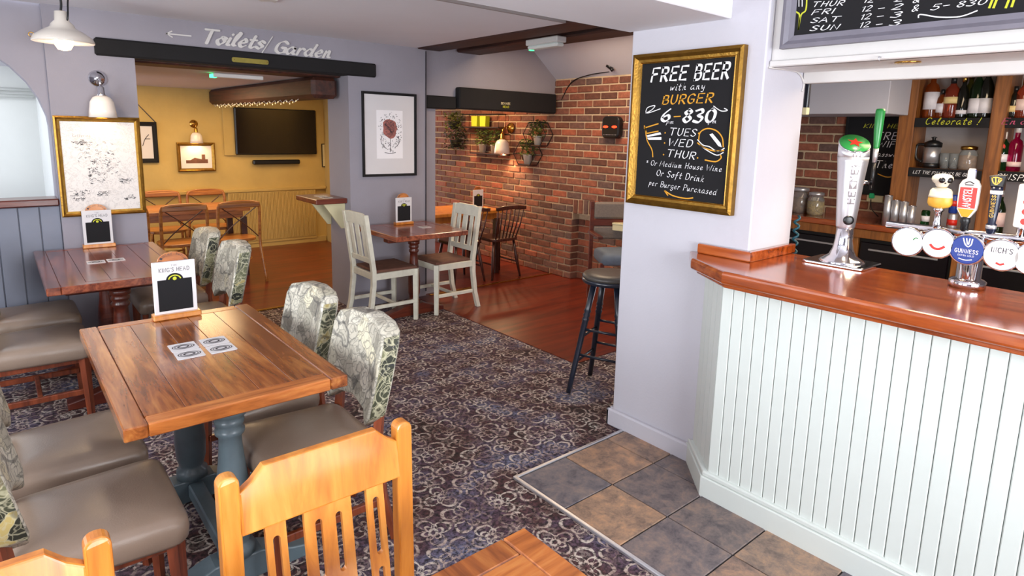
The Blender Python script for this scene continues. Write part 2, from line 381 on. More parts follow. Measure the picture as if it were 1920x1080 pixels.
# ------------------------------------------------------------------ stroke lettering: glyphs on a 10-high grid, '~' = smoothed stroke
G = {
'A':"0,0 3,10 6.5,0|1,3.5 5.4,3.8",'B':"1,0 1,10|~1,10 5,9.5 5,6 1,5.4 5.8,4.5 5.5,.6 1,0",'C':"~6,8.5 4,10 1,8 .6,3 3,0 6,1.4",'D':"1,0 1,10|~1,10 5,9.4 6.5,5 5,.8 1,0",
'E':"6,10 1,10 1,0 6,0|1,5.2 5,5.5",'F':"6.5,10 1,10 1,0|1,5.2 5,5.5",'G':"~6,8.5 4,10 1,8 .6,3 3,0 6,1|6,1 6,4.5 3.6,4.5",'H':"1,0 1,10|6,0 6,10|1,5 6,5.3",'I':"1,0 1,10",'K':"1,0 1,10|6,10 1,4.6 6,0",
'L':"1,10 1,0 6,0",'M':"0,0 1,10 4,3 7,10 8,0",'N':"1,0 1,10 6,0 6,10",'O':"~3.4,10 .8,8 .6,3 3.4,0 6.2,2.5 6.2,7.5 3.4,10",'P':"1,0 1,10|~1,10 5.4,9.5 5.6,5.8 1,4.8",'R':"1,0 1,10|~1,10 5.4,9.5 5.6,5.8 1,4.9|2.5,4.9 6.2,0",
'S':"~5.8,8.6 3.4,10 1,8 3,5.4 5.6,3 3.4,0 .6,1.4",'T':"0,10 7,10|3.5,10 3.5,0",'U':"~1,10 1,3 3.4,0 6,3 6,10",'V':"0,10 3.2,0 6.4,10",'W':"0,10 2,0 4.5,7 7,0 9,10",'X':"0,0 6,10|0,10 6,0",'Y':"0,10 3.2,5 6.4,10|3.2,5 3.2,0",
'0':"~3.2,10 .8,7.5 .8,2.5 3.2,0 5.6,2.5 5.6,7.5 3.2,10",'1':"0,8 2,10 2,0",'2':"~.6,8 3,10 5.4,7.6 .6,0|.6,0 6,0",'3':"~.6,9 4,10 5,7.4 2.4,5.4 5.6,3.4 4,0 .4,.8",'5':"5.6,10 1.4,10 1,5.6|~1,5.6 4,6.2 5.6,3 3.4,0 .6,.8",'6':"~5,10 1.4,6 .8,2 3.2,0 5.6,2 4.6,5 1.2,3.6",'8':"~3.2,10 1,8 3.2,5.4 5.6,2.6 3.2,0 .8,2.6 3.2,5.4 5.2,8 3.2,10",
'-':"0,4.6 4,5",'/':"0,-2 5,11",'!':"1.6,3 2.6,10|.8,0 1,.6",'*':"0,8 3,5|3,8 0,5|1.5,8.6 1.5,4.4",'&':"~6,0 1,7.4 3,10 4.4,8 .6,2.6 2.6,0 5.8,4","'":"1,10 .6,8",'.':"0,0 .6,.4",
'a':"~4.6,5 2.4,5.8 .4,2.8 2,0 4.4,3 4.8,5.4 4.6,1 5.8,.4",'b':"~.4,.4 1,10 .6,3|~.6,3 3,5.6 4.4,2.6 2.4,0 .6,1.4",'c':"~4.2,4.8 2.4,5.6 .5,2.6 2.2,0 4.6,1.2",'d':"~4.4,4.8 2.2,5.8 .4,2.6 2,0 4.2,2.2 5.6,10 4.6,1 5.8,.4",'e':"~.6,2.6 3.8,3.6 2.8,5.8 .6,3 2,0 4.6,1.2",
'f':"~4.8,9.4 3.4,10 2.2,6 1.2,-3|.4,5 4,5.2",'g':"~4.4,5 2.2,5.8 .4,2.8 2.2,.2 4.4,3 4.2,-2 2,-3.6 .2,-2.2",'h':"~.6,0 1.6,10 .8,1|~.8,2 3.2,5.6 3.6,1 4.8,.4",'i':"~1.2,5.4 .8,1 2,.4|1.6,8 1.8,8.5",'k':"~.6,0 1.6,10 .8,0|4.2,5.4 1.2,2.6 4.4,0",'l':"~.4,1 2.6,8 2.2,10 1,7 1,1 2.4,.4",'m':"~.6,0 .9,5.4|~.8,3 2.6,5.6 2.8,0|~2.8,3 4.8,5.6 5,1 6.2,.4",
'n':"~.6,0 .9,5.4|~.8,3 3,5.6 3.4,1 4.8,.4",'o':"~2.6,5.6 .5,3 2.2,0 4.4,2.6 2.6,5.6 4.6,5",'p':"~1.2,5.6 .4,-3.6|~1,3 3.4,5.8 4.2,2.4 1,.6",'r':"~.6,0 1,5.4|~.9,3 2.4,5.6 4,5",'s':"~3.6,5 2,5.8 1,4.2 3.4,2 2,0 .2,.8",'t':"~2.2,9 1.4,1.4 2.6,0 3.6,.8|.2,5.8 3.8,6",'u':"~.6,5.4 .8,.8 2.6,.2 4,5.4 4,1 5.2,.4",'w':"~.4,5.4 1,.4 3,4 3.4,.4 5.4,5.4",'y':"~.6,5.4 1.4,1 3.8,3 4.4,5.4 3.4,-3 1,-3.2"}
def crom(P, k=5):
    P = [Vector(p) for p in P]; Q = []
    for i in range(len(P)-1):
        a = P[max(i-1, 0)]; b = P[i]; c = P[i+1]; e = P[min(i+2, len(P)-1)]
        for j in range(k):
            t = j/k; Q.append(.5*((2*b)+(c-a)*t+(2*a-5*b+4*c-e)*t*t+(-a+3*b-3*c+e)*t**3))
    return Q+[P[-1]]
def strokes(text, gap=2.2, slant=0.0):
    out = []; x = 0
    for ch in text:
        if ch == ' ': x += 4.5; continue
        ss = []; mx = 0
        for st in G.get(ch, '').split('|'):
            sm = st.startswith('~'); pts = [tuple(float(q) for q in p.split(',')) for p in st.lstrip('~').split()]
            if not pts: continue
            mx = max(mx, max(p[0] for p in pts)); P = [Vector(p) for p in pts]
            ss.append(crom(P) if sm else P)
        for q in ss: out.append([Vector((p.x+x+p.y*slant, p.y)) for p in q])
        x += mx+gap
    return out, max(x-gap, .1)
def ribbons(mb, lines, fn, wd, pen=None, thick=0.0):
    # each polyline -> strip of quads; fn(x,y,h) -> 3-D point; pen=(angle, thin) calligraphic width
    for L in lines:
        Q = [L[0]]
        for p in L[1:]:
            if (p-Q[-1]).length > 1e-5: Q.append(p)
        if len(Q) < 2: continue
        l, r = [], []
        for i, p in enumerate(Q):
            t = Q[min(i+1, len(Q)-1)]-Q[max(i-1, 0)]
            if t.length < 1e-6: t = Vector((1, 0))
            t.normalize(); n = Vector((-t.y, t.x)); k = 1
            if pen: k = pen[1]+(1-pen[1])*abs(math.sin(math.atan2(t.y, t.x)-pen[0]))
            e = p - t*(wd*.35 if i == 0 else 0) + t*(wd*.35 if i == len(Q)-1 else 0)
            l.append(e+n*wd*k/2); r.append(e-n*wd*k/2)
        n = len(Q)
        if thick:                            # raised brush stroke: overlapping round dabs and bars, each a hair lower than the last
            for i in range(n):
                t = Q[min(i+1, n-1)]-Q[max(i-1, 0)]; k = 1
                if pen: k = pen[1]+(1-pen[1])*abs(math.sin(math.atan2(t.y, t.x)-pen[0]))
                rr = wd*k/2; h = thick-2e-5*(i % 23)
                mb.rings([[fn(Q[i].x+rr*math.cos(2*PI*j/10), Q[i].y+rr*math.sin(2*PI*j/10), z) for j in range(10)] for z in (0, h)], sm=False)
                if i < n-1:
                    a, b = Q[i], Q[i+1]; tt = (b-a).normalized(); m2 = Vector((-tt.y, tt.x))*rr*.97; h -= 1e-5
                    mb.rings([[fn(p.x, p.y, z) for p in (a+m2, b+m2, b-m2, a-m2)] for z in (0, h)], sm=False)
        else:
            mb.add([fn(q.x, q.y, 0) for q in l]+[fn(q.x, q.y, 0) for q in r], [(i, i+1, n+i+1, n+i) for i in range(n-1)])
def lettering(parent, text, o, u, v, height, width, mat, wd=1.1, slant=.15, pen=(.6, .45), thick=0, name='lettering', gap=2.2, lab=True):
    # text fitted into width x height, baseline start o, unit directions u (along) and v (up)
    o, u, v = Vector(o), Vector(u).normalized(), Vector(v).normalized(); nrm = u.cross(v)
    if ' ' in text and width:                # one part for each word
        full = strokes(text, gap, slant)[1]; x = 0
        for q in text.split(' '):
            k = strokes(q, gap, slant)[1]; lettering(parent, q, o+u*(width*x/full), u, v, height, width*k/full, mat, wd, slant, pen, thick, name, gap); x += k+gap+4.5
        return
    L, W = strokes(text, gap, slant); sx = width/W if width else height/10; sy = height/10
    mb = MB(); ribbons(mb, L, lambda x, y, h: o+u*(x*sx)+v*(y*sy)+nrm*h, wd, pen, thick)
    return mb.build(name, mat, parent)
def scribble(parent, lines, o, u, v, wd, mat, name='drawing', smooth=True, pen=None):
    o, u, v = Vector(o), Vector(u).normalized(), Vector(v).normalized(); nrm = u.cross(v)
    LL = [(crom([Vector(p) for p in L]) if smooth else [Vector(p) for p in L]) for L in lines]
    mb = MB(); ribbons(mb, LL, lambda x, y, h: o+u*x+v*y+nrm*h, wd, pen); return mb.build(name, mat, parent)
def filled(parent, pts, o, u, v, mat, name='drawing', lift=0):
    o, u, v = Vector(o), Vector(u).normalized(), Vector(v).normalized(); nrm = u.cross(v)
    return MB().add([o+u*a+v*b+nrm*lift for a, b in pts], [list(range(len(pts)))]).build(name, mat, parent)
# ================================================================== THE SETTING
W = 5.07
struct(B('floor', MT['carpet'], None, -1.7, 5.6, -2.2, 5.47, -.05, 0, c=0))
struct(B('floor_timber', MT['timber'], None, 3.05, 4.99, 2.9, 5.06, -.04, .004, c=0))
struct(B('floor_snug', MT['timber'], None, 3.05, 4.99, 5.06, 8.6, -.04, .004, c=0))
struct(B('floor_backroom', MT['timber'], None, -1.7, 3.05, 5.47, 8.6, -.04, .004, c=0))
struct(B('floor_bar', MT['grout'], None, 2.76, 5.6, -2.2, 2.02, -.04, .004, c=0))
struct(B('trim_1', MT['brass'], None, 3.2, 4.86, 5.045, 5.075, 0, .012, c=.002))
struct(B('trim_2', MT['brass'], None, .82, 2.39, 5.455, 5.49, 0, .012, c=.002))
# slate tiles in front of the bar
ft = sroot('floor_tiles'); TX, TY, TP = 1.775, 2.015, .3085
B('tile_bed', MT['grout'], ft, 1.765, 2.60, -2.2, 2.025, -.03, .006, c=0)
tm = {}
for i in range(3):
    for j in range(14):
        x0 = TX+i*TP; x1 = min(x0+TP-.006, 2.60); y1 = TY-j*TP; y0 = y1-TP+.006
        key = round(x1-x0, 3)
        if key not in tm:
            o = B('tile', MT['tile'], ft, 0, x1-x0, 0, y1-y0, 0, .012, c=.0025); tm[key] = o.data
        else: o = link('tile', tm[key], ft)
        o.location = (x0, y0, 0)
struct(B('trim_3', MT['steel'], None, 1.752, 1.77, -2.2, 2.04, 0, .016, c=.003))
struct(B('trim_4', MT['steel'], None, 1.77, 2.545, 2.02, 2.038, 0, .016, c=.003))
# ceilings
struct(B('ceiling', MT['ceil'], None, -1.7, 3.06, 3.15, 5.1, 2.35, 2.6, c=0))
struct(B('ceiling_step', MT['taupe'], None, -1.7, 3.06, 3.13, 3.15, 2.35, 2.6, c=0))
struct(B('ceiling_recess', MT['ceil'], None, -1.7, 3.06, 2.15, 3.14, 2.6, 2.66, c=0))
struct(B('ceiling_downstand', MT['ceil'], None, -1.7, 2.56, 1.576, 2.15, 2.132, 2.6, c=.004))
struct(B('ceiling_front', MT['ceil'], None, -1.7, 2.92, -2.2, 1.576, 2.36, 2.5, c=0))
struct(B('ceiling_lounge', MT['ceil'], None, 3.06, 4.47, 2.6, 5.1, 2.52, 2.6, c=0))
sl = MB().add([(4.44, 2.6, 2.53), (4.92, 2.6, 2.15), (4.92, 5.13, 2.15), (4.44, 5.13, 2.53), (4.44, 2.6, 2.57), (4.92, 2.6, 2.19), (4.92, 5.13, 2.19), (4.44, 5.13, 2.57)],
    [(0,1,2,3), (4,5,6,7), (0,1,5,4), (1,2,6,5), (2,3,7,6), (3,0,4,7)]).build('ceiling_slope', MT['pillar']); struct(sl)
struct(B('ceiling_snug', MT['ceil'], None, 2.4, 5.0, 5.3, 8.6, 2.1, 2.2, c=0))
struct(B('ceiling_backroom', MT['pillar'], None, -1.7, 3.7, 5.5, 8.6, 2.045, 2.1, c=0))
struct(MB().plate([(2.92, -2.2), (5.6, -2.2), (5.6, 2.85), (2.92, 1.98)], 2.12, 2.2, XY).build('ceiling_bar', MT['pillar']))
# toilets wall: piers, header, arch
struct(B('wall_map_pier', MT['lilac'], None, .318, .815, W, 5.5, 0, 2.36, c=0))
struct(B('wall_header', MT['lilac'], None, .815, 2.39, W, 5.5, 2.10, 2.36, c=0))
struct(B('wall_print_pier', MT['lilac'], None, 2.39, 3.165, W, 5.5, 0, 2.36, c=0))
struct(B('wall_jamb', MT['lilac'], None, 3.165, 3.306, W+.05, 5.45, 0, 2.0, c=.004))
struct(B('wall_snug_header', MT['lilac'], None, 3.165, 4.95, W+.03, 5.3, 1.84, 2.62, c=0))
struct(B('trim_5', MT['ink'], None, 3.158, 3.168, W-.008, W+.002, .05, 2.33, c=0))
# arched wall on the left
ar = MB(); cx, cz, R = -.29, 1.53, .60; N = 16
prof = [(cx+R*math.cos(PI*i/N), cz+R*math.sin(PI*i/N)) for i in range(N+1)]
def archq(y):
    return [(p[0], y, p[1]) for p in prof]
for y in (W+.05, W+.20):
    Pp = archq(y)
    for i in range(N):
        a, b = Pp[i], Pp[i+1]; ar.add([a, b, (b[0], y, 2.36), (a[0], y, 2.36)], [(0,1,2,3)])
    ar.add([(.31, y, 1.1), (.33, y, 1.1), (.33, y, 2.36), (.31, y, 2.36)], [(0,1,2,3)])
    ar.add([(-.89, y, 1.1), (-1.7, y, 1.1), (-1.7, y, 2.36), (-.89, y, 2.36)], [(0,1,2,3)])
A1, A2 = archq(W+.05), archq(W+.20)
A1 = [(.31, W+.05, 1.1)]+A1+[(-.89, W+.05, 1.1)]; A2 = [(.31, W+.20, 1.1)]+A2+[(-.89, W+.20, 1.1)]
ar.rings([A1, A2], close=False, caps=False)
struct(ar.build('wall_arch', MT['lilac']))
wn = sroot('wall_wainscot'); B('backing', MT['panelblue'], wn, -1.7, .318, W+.06, W+.19, 0, 1.06, c=0)
for i in range(18):
    x1 = .316-i*.112; B('board', MT['panelblue'], wn, x1-.107, x1, W+.045, W+.06, .09, 1.055, c=.003)
B('skirting', MT['panelblue'], wn, -1.7, .318, W+.03, W+.06, .0, .09)
struct(B('trim_6', MT['rail'], None, -1.7, .316, W, W+.22, 1.06, 1.108, c=.008))
struct(B('wall_beyond_arch', MT['paleblue'], None, -1.7, .32, 6.6, 6.7, 0, 2.1, c=0))
struct(B('wall_beyond_side', MT['paleblue'], None, .32, .4, 5.5, 6.7, 0, 2.06, c=0))
# black and brown beams
def beam(name, label, mat, x0, x1, y0, y1, z0, z1, c=.012): return tag(B(name, mat, None, x0, x1, y0, y1, z0, z1, c=c), label, 'beam')
beam('ceiling_beam', 'black painted lintel beam under the Toilets/Garden lettering', MT['black'], .585, 2.645, W-.03, W+.12, 2.056, 2.172)
beam('ceiling_beam', 'reddish brown lintel behind the black beam of the back room opening', MT['darkbeam'], .82, 2.385, W+.13, 5.49, 2.042, 2.098)
beam('ceiling_beam', 'thick dark brown beam with fairy lights above the television', MT['darkbeam'], 2.13, 2.36, 5.21, 8.46, 1.862, 2.04, c=.03)
beam('ceiling_beam', 'long dark ceiling beam beside the emergency light', MT['darkbeam'], 3.06, 3.31, 2.2, 5.06, 2.34, 2.50)
beam('ceiling_beam', 'dark ceiling beam nearest the sloping white ceiling', MT['darkbeam'], 3.50, 3.78, 2.6, 5.06, 2.35, 2.51)
beam('snug_lintel', 'long black lintel beam over the brick snug opening', MT['black'], 3.52, 4.82, W-.04, W+.1, 1.822, 2.030)
beam('snug_lintel', 'short lower black beam beside the framed glass print', MT['black'], 3.17, 3.518, W-.0, W+.1, 1.815, 1.937)
# back room
struct(B('wall_backroom', MT['yellow'], None, -1.7, 3.7, 8.485, 8.6, 0, 2.06, c=0))
struct(MB().plate([(3.17, 5.45), (3.27, 5.45), (3.72, 8.5), (3.62, 8.5)], 0, 2.1, XY).build('wall_backroom_right', MT['yellow']))
wp = sroot('wall_panelling'); B('panel', MT['yellow'], wp, 2.29, 3.455, 8.44, 8.487, .06, .755); B('cap_rail', MT['yellow'], wp, 1.2, 3.6, 8.425, 8.487, .755, .79)
rb = MB()
for i in range(60): rb.box(2.31+i*.019, 2.321+i*.019, 8.43, 8.442, .1, .74)
o = rb.build('rib', MT['yellow'], wp); o['kind'] = 'stuff'
struct(B('baseboard_backroom', MT['yellow'], None, -1.7, 3.6, 8.45, 8.487, 0, .08))
# pillar and bar header
struct(B('wall_pillar', MT['pillar'], None, 2.557, 2.935, 1.40, 2.13, 0, 2.37, c=.006))
struct(B('baseboard_pillar', MT['pillar'], None, 2.53, 2.56, 1.60, 2.155, 0, .10, c=.008))
struct(B('baseboard_pillar_end', MT['pillar'], None, 2.53, 2.9, 2.13, 2.155, 0, .10, c=.008))
pw = MB(); pw.plate([(2.93, 2.0), (5.45, 2.8), (5.45, 2.9), (2.93, 2.1)], 0, 2.6, XY); struct(pw.build('wall_partition', MT['pillar']))
struct(B('wall_bar_header', MT['white'], None, 2.60, 2.93, -2.2, 1.40, 1.916, 2.37, c=.004))
struct(B('trim_7', MT['white'], None, 2.585, 2.62, -2.2, 1.398, 1.916, 1.942, c=.004))
struct(B('trim_8', MT['white'], None, 2.90, 2.95, -2.2, 1.398, 1.868, 1.925, c=.004))
# walls behind the camera with street windows
def window_wall(axis, pos, a0, a1, holes, nm, k):
    mb = MB(); cuts = sorted([a0, a1]+[h for q in holes for h in q])
    def bx(p, q, z0, z1):
        if axis == 'y': mb.box(p, q, pos-.1, pos, z0, z1)
        else: mb.box(pos-.1, pos, p, q, z0, z1)
    for i in range(len(cuts)-1):
        p, q = cuts[i], cuts[i+1]
        if any(abs(p-h[0]) < 1e-6 for h in holes): bx(p, q, 0, .82); bx(p, q, 2.08, 2.5)
        else: bx(p, q, 0, 2.5)
    struct(mb.build(nm, MT['lilac']))
    for h in holes:
        f = sroot('window_%d' % k[0]); k[0] += 1; n = 3
        def fr(name, p, q, z0, z1, t=.03):
            if axis == 'y': B(name, MT['white'], f, p, q, pos-.08, pos-.03, z0, z1)
            else: B(name, MT['white'], f, pos-.08, pos-.03, p, q, z0, z1)
        fr('sill', h[0], h[1], .82, .86); fr('head', h[0], h[1], 2.04, 2.08); fr('jamb', h[0], h[0]+.04, .86, 2.04); fr('jamb', h[1]-.04, h[1], .86, 2.04)
kk = [1]
window_wall('y', -2.2, -1.7, 2.6, [(-.15, 1.25), (1.45, 2.55)], 'wall_rear', kk)
window_wall('x', -1.7, -2.2, 5.1, [(-.25, 1.35), (2.1, 3.7)], 'wall_left', kk)
struct(B('wall_bar_rear', MT['pillar'], None, 2.6, 5.6, -2.3, -2.2, 0, 2.2, c=0))
# ---- brick walls
def brick_wall(nm, X, y0, y1, z1, hole=None, cap=300, near=None, depth=.02, seed=1):
    rnd = random.Random(seed); root = sroot(nm); L, Hh = .212, .061; P = []
    z = 0; k = 0
    while z+Hh <= z1+.01:
        y = y0-(L+.014)*(.5 if k % 2 else 0)-rnd.random()*.02
        while y < y1:
            a, b = max(y, y0), min(y+L, y1)
            if b-a > .04:
                segs = [(a, b)]
                if hole and z < hole[3]:
                    segs = [s for s in ((a, min(b, hole[0])), (max(a, hole[1]), b)) if s[1]-s[0] > .03]
                for s in segs: P.append((s[0], s[1], z+.005))
            y += L+.014
        z += .0755; k += 1
    P.sort(key=lambda p: math.hypot((p[0]+p[1])/2-near[0], p[2]-near[1])); me = None
    st = MB()
    for i, (a, b, z) in enumerate(P):
        full = abs(b-a-L) < 1e-4; dx = rnd.uniform(-.004, .004)
        if i < cap:
            if full and me: o = link('brick', me, root)
            else:
                o = MB().box(0, .03, 0, b-a, 0, Hh, c=.006).build('brick', MT['brick'], root)
                if full: me = o.data
            o.location = (X-depth+dx, a, z)
        else: st.box(X-depth+dx, X+.01, a, b, z, z+Hh, c=.005)
    if st.v: o = st.build('brick_rest', MT['brick'], root); o['kind'] = 'stuff'
    return root
LX = 4.87
bw = brick_wall('wall_brick', LX, 3.3, 8.4, 2.22, (3.75, 4.76, 0, .90), near=(4.6, 1.2))
mo = MB(); mo.box(LX-.008, 5.0, 3.2, 3.75, 0, 2.25); mo.box(LX-.008, 5.0, 4.76, 8.5, 0, 2.25); mo.box(LX-.008, 5.0, 3.75, 4.76, .745, 2.25); mo.box(LX+.1, 5.0, 3.75, 4.76, 0, .75)
mo.build('mortar', MT['mortar'], bw)
sm_ = None                                       # soldier course over the blocked hearth
for i in range(13):
    y = 3.755+i*.0775
    if sm_ is None: o = MB().box(0, .035, 0, .057, 0, .15, c=.006).build('brick', MT['brick'], bw); sm_ = o.data
    else: o = link('brick', sm_, bw)
    o.location = (LX-.024, y, .748+.02*math.sin(PI*i/12))
hb = None                                        # recessed bricks inside the hearth
for k in range(9):
    for i in range(5):
        y0 = 3.77+i*.225-(.11 if k % 2 else 0); a, b = max(y0, 3.76), min(y0+.215, 4.755)
        if b-a < .04: continue
        o = MB().box(LX+.085, LX+.11, a, b, k*.0755+.005, k*.0755+.07, c=.005).build('brick', MT['brick'], bw)
for k in range(9): MB().box(LX-.015, LX+.095, 4.755, 4.775, k*.0755+.005, k*.0755+.07, c=.005).build('brick', MT['brick'], bw)
BX = 5.42
b2 = brick_wall('wall_bar_brick', BX, 1.75, 2.85, 2.1, None, near=(2.2, 1.4), seed=4, cap=220)
MB().box(BX-.008, 5.5, 1.7, 2.9, 0, 2.12).build('mortar', MT['mortar'], b2)
struct(B('wall_bar_back', MT['taupe'], None, BX, 5.5, -2.2, 1.7, 0, 2.12, c=0))
struct(B('ceiling_bar_soffit', MT['pillar'], None, 4.75, 5.5, 1.68, 2.9, 1.80, 2.12, c=.004))
# ================================================================== BAR COUNTER
bar = thing('bar_counter', 'pale mint panelled bar with polished mahogany top', 'bar', (2.355, .4, 0))
def rel(mb, name, mat, lab=None): return mb.build(name, mat, bar, lab, M=Matrix.Translation((-2.355, -.4, 0)))
YE = -1.9
rel(MB().plate([(2.37, YE), (2.37, 1.39), (2.553, 1.60), (2.553, 1.40), (2.75, 1.39), (2.75, YE)], .0, 1.01, XY), 'carcass', MT['mint'])
bm_ = None
for i in range(62):
    y1 = 1.392-i*.052
    if y1-.05 < YE: break
    if bm_ is None: o = MB().box(0, .016, 0, .0495, 0, .90, c=.003).build('board', MT['mint'], bar); bm_ = o.data
    else: o = link('board', bm_, bar)
    o.location = (2.355-2.355, y1-.0495-.4, .115)
ca, cb = Vector((2.358, 1.394)), Vector((2.553, 1.605)); cu = (cb-ca).normalized(); cn = Vector((-cu.y, cu.x)); L_ = (cb-ca).length; nb = 4
for i in range(nb):
    a = ca+cu*(L_*i/nb+.002); b = ca+cu*(L_*(i+1)/nb-.002)
    rel(MB().plate([tuple(a), tuple(b), tuple(b-cn*.016), tuple(a-cn*.016)], .115, 1.015, XY, .002, 1), 'board', MT['mint'])
def plinth(off, z0, z1, bev, name):
    o = off; rel(MB().plate([(2.40, YE), (2.355-o, YE), (2.355-o, 1.40+o*.4), (2.548, 1.612+o), (2.553, 1.60), (2.40, 1.40)], z0, z1, XY, bev), name, MT['mint'])
plinth(.026, .0, .105, .004, 'plinth'); plinth(.018, .105, .128, .006, 'plinth_moulding')
plinth(.008, .985, 1.018, .006, 'frieze_moulding')
ctop = [(2.258, YE), (2.258, 1.344), (2.40, 1.588), (2.553, 1.70), (2.553, 1.397), (2.93, 1.397), (2.90, YE)]
rel(MB().plate(ctop, 1.018, 1.072, XY, .014, 3), 'counter_top', MT['counter'])
rel(MB().plate([(a+(.022 if a < 2.5 else 0), b-(.02 if b > 1.5 else 0)) for a, b in ctop], 1.0, 1.02, XY, .006, 2), 'edge_moulding', MT['counter'])
for nm, pts in (('upstand', [(2.525, 1.372), (2.553, 1.397), (2.553, 1.655), (2.525, 1.64)]), ('upstand', [(2.525, 1.372), (2.94, 1.372), (2.94, 1.397), (2.553, 1.397)])):
    rel(MB().plate(pts, 1.072, 1.118, XY, .006, 2), nm, MT['counter'])

# ================================================================== TABLES
def turned(r, h, z0):
    P = [(1, 0), (1, .06), (.72, .08), (.8, .11), (.95, .17), (1, .30), (.92, .45), (.72, .62), (.62, .74), (.6, .80), (.78, .82), (.8, .845), (.62, .865), (.78, .885), (.8, .91), (.65, .925), (.92, .94), (.95, 1)]
    return [(a*r, z0+b*h) for a, b in P]
def pub_table(label, x0, x1, y0, y1, mat, matx, colm, cols, feet=True, n=5, h=.77, group=None, frame=.062, r=.062):
    cx, cy = (x0+x1)/2, (y0+y1)/2; t = thing('pub_table', label, 'table', (cx, cy, 0)); a, b = (x1-x0)/2, (y1-y0)/2; z0, z1 = h-.042, h
    for s in (-1, 1):
        B('border_board', mat, t, s*a, s*(a-frame), -b, b, z0, z1, c=.004)
        B('border_board', matx, t, -a+frame+.001, a-frame-.001, s*b, s*(b-frame), z0, z1, c=.004)
    pw = (2*a-2*frame)/n; rn = random.Random(int(x0*100)+7)
    for i in range(n):
        p = -a+frame+i*pw; B('plank', mat, t, p+.0005, p+pw-.0005, -b+frame+.001, b-frame-.001, z0, z1-rn.uniform(.0002, .0012), c=.0012)
    B('apron', matx, t, -a+.05, a-.05, -b+.05, b-.05, z0-.012, z0, c=.003)
    for (px, py) in cols:
        MB().lathe(turned(r, h-.042-.012-.15, .10), 20, (px-cx, py-cy, 0)).build('column', colm, t)
        B('top_rail', colm, t, -a*.75, a*.75, py-cy-.045, py-cy+.045, h-.105, h-.054, c=.008)
        f = MB().plate([(-a*.85, 0), (-a*.85, .04), (-a*.55, .062), (-.08, .10), (.08, .10), (a*.55, .062), (a*.85, .04), (a*.85, 0)], py-cy-.045, py-cy+.045, XZ(), .006); f.build('foot', colm, t)
    if len(cols) > 1:
        ys = sorted(c[1]-cy for c in cols); B('stretcher', colm, t, cols[0][0]-cx-.03, cols[0][0]-cx+.03, ys[0]+.05, ys[-1]-.05, .03, .09, c=.006)
    return t
TA = (.212, .885, 1.925, 3.03); TB = (.15, .842, 3.87, 5.06); TC = (-.52, .82, .12, .912); TD = (2.40, 3.10, 4.28, 4.97)
pub_table('honey pine table on blue-grey turned base, nearest with four beer mats', *TA, MT['table'], MT['tablex'], MT['tablecol'], [(.55, 2.16), (.55, 2.80)])
pub_table('red-brown pub table on dark turned legs below the framed map', *TB, MT['tabled'], MT['tabled'], MT['rail'], [(.5, 4.15), (.5, 4.78)])
pub_table('honey pine table whose corner pokes into the bottom edge', *TC, MT['tablex'], MT['table'], MT['tablecol'], [(-.15, .5), (.45, .5)], n=5)
pub_table('small dark polished table between the two cream chairs', *TD, MT['tabled'], MT['tabled'], MT['rail'], [(2.76, 4.62)], n=4, frame=.06, r=.055)
# plain plank tables of the back room and the snug
def plank_table(label, x0, x1, y0, y1, h, mat, legm, n):
    cx, cy = (x0+x1)/2, (y0+y1)/2; t = thing('plank_table', label, 'table', (cx, cy, 0)); a, b = (x1-x0)/2, (y1-y0)/2
    for i in range(n):
        p = -b+2*b*i/n; B('plank', mat, t, -a, a, p+.001, p+2*b/n-.001, h-.035, h, c=.003)
    B('apron', mat, t, -a+.06, a-.06, -b+.06, b-.06, h-.11, h-.035)
    for sx in (-1, 1):
        for sy in (-1, 1): B('leg', legm, t, sx*(a-.06)-.03, sx*(a-.06)+.03, sy*(b-.06)-.03, sy*(b-.06)+.03, 0, h-.1, c=.004)
plank_table('long brown table among the cross-back chairs in the back room', .75, 2.08, 6.86, 7.5, .75, MT['xwood'], MT['spindle'], 5)
plank_table('orange-lit table in the brick snug behind the cream chairs', 3.42, 4.42, 5.42, 6.05, .74, MT['orange'], MT['spindle'], 5)

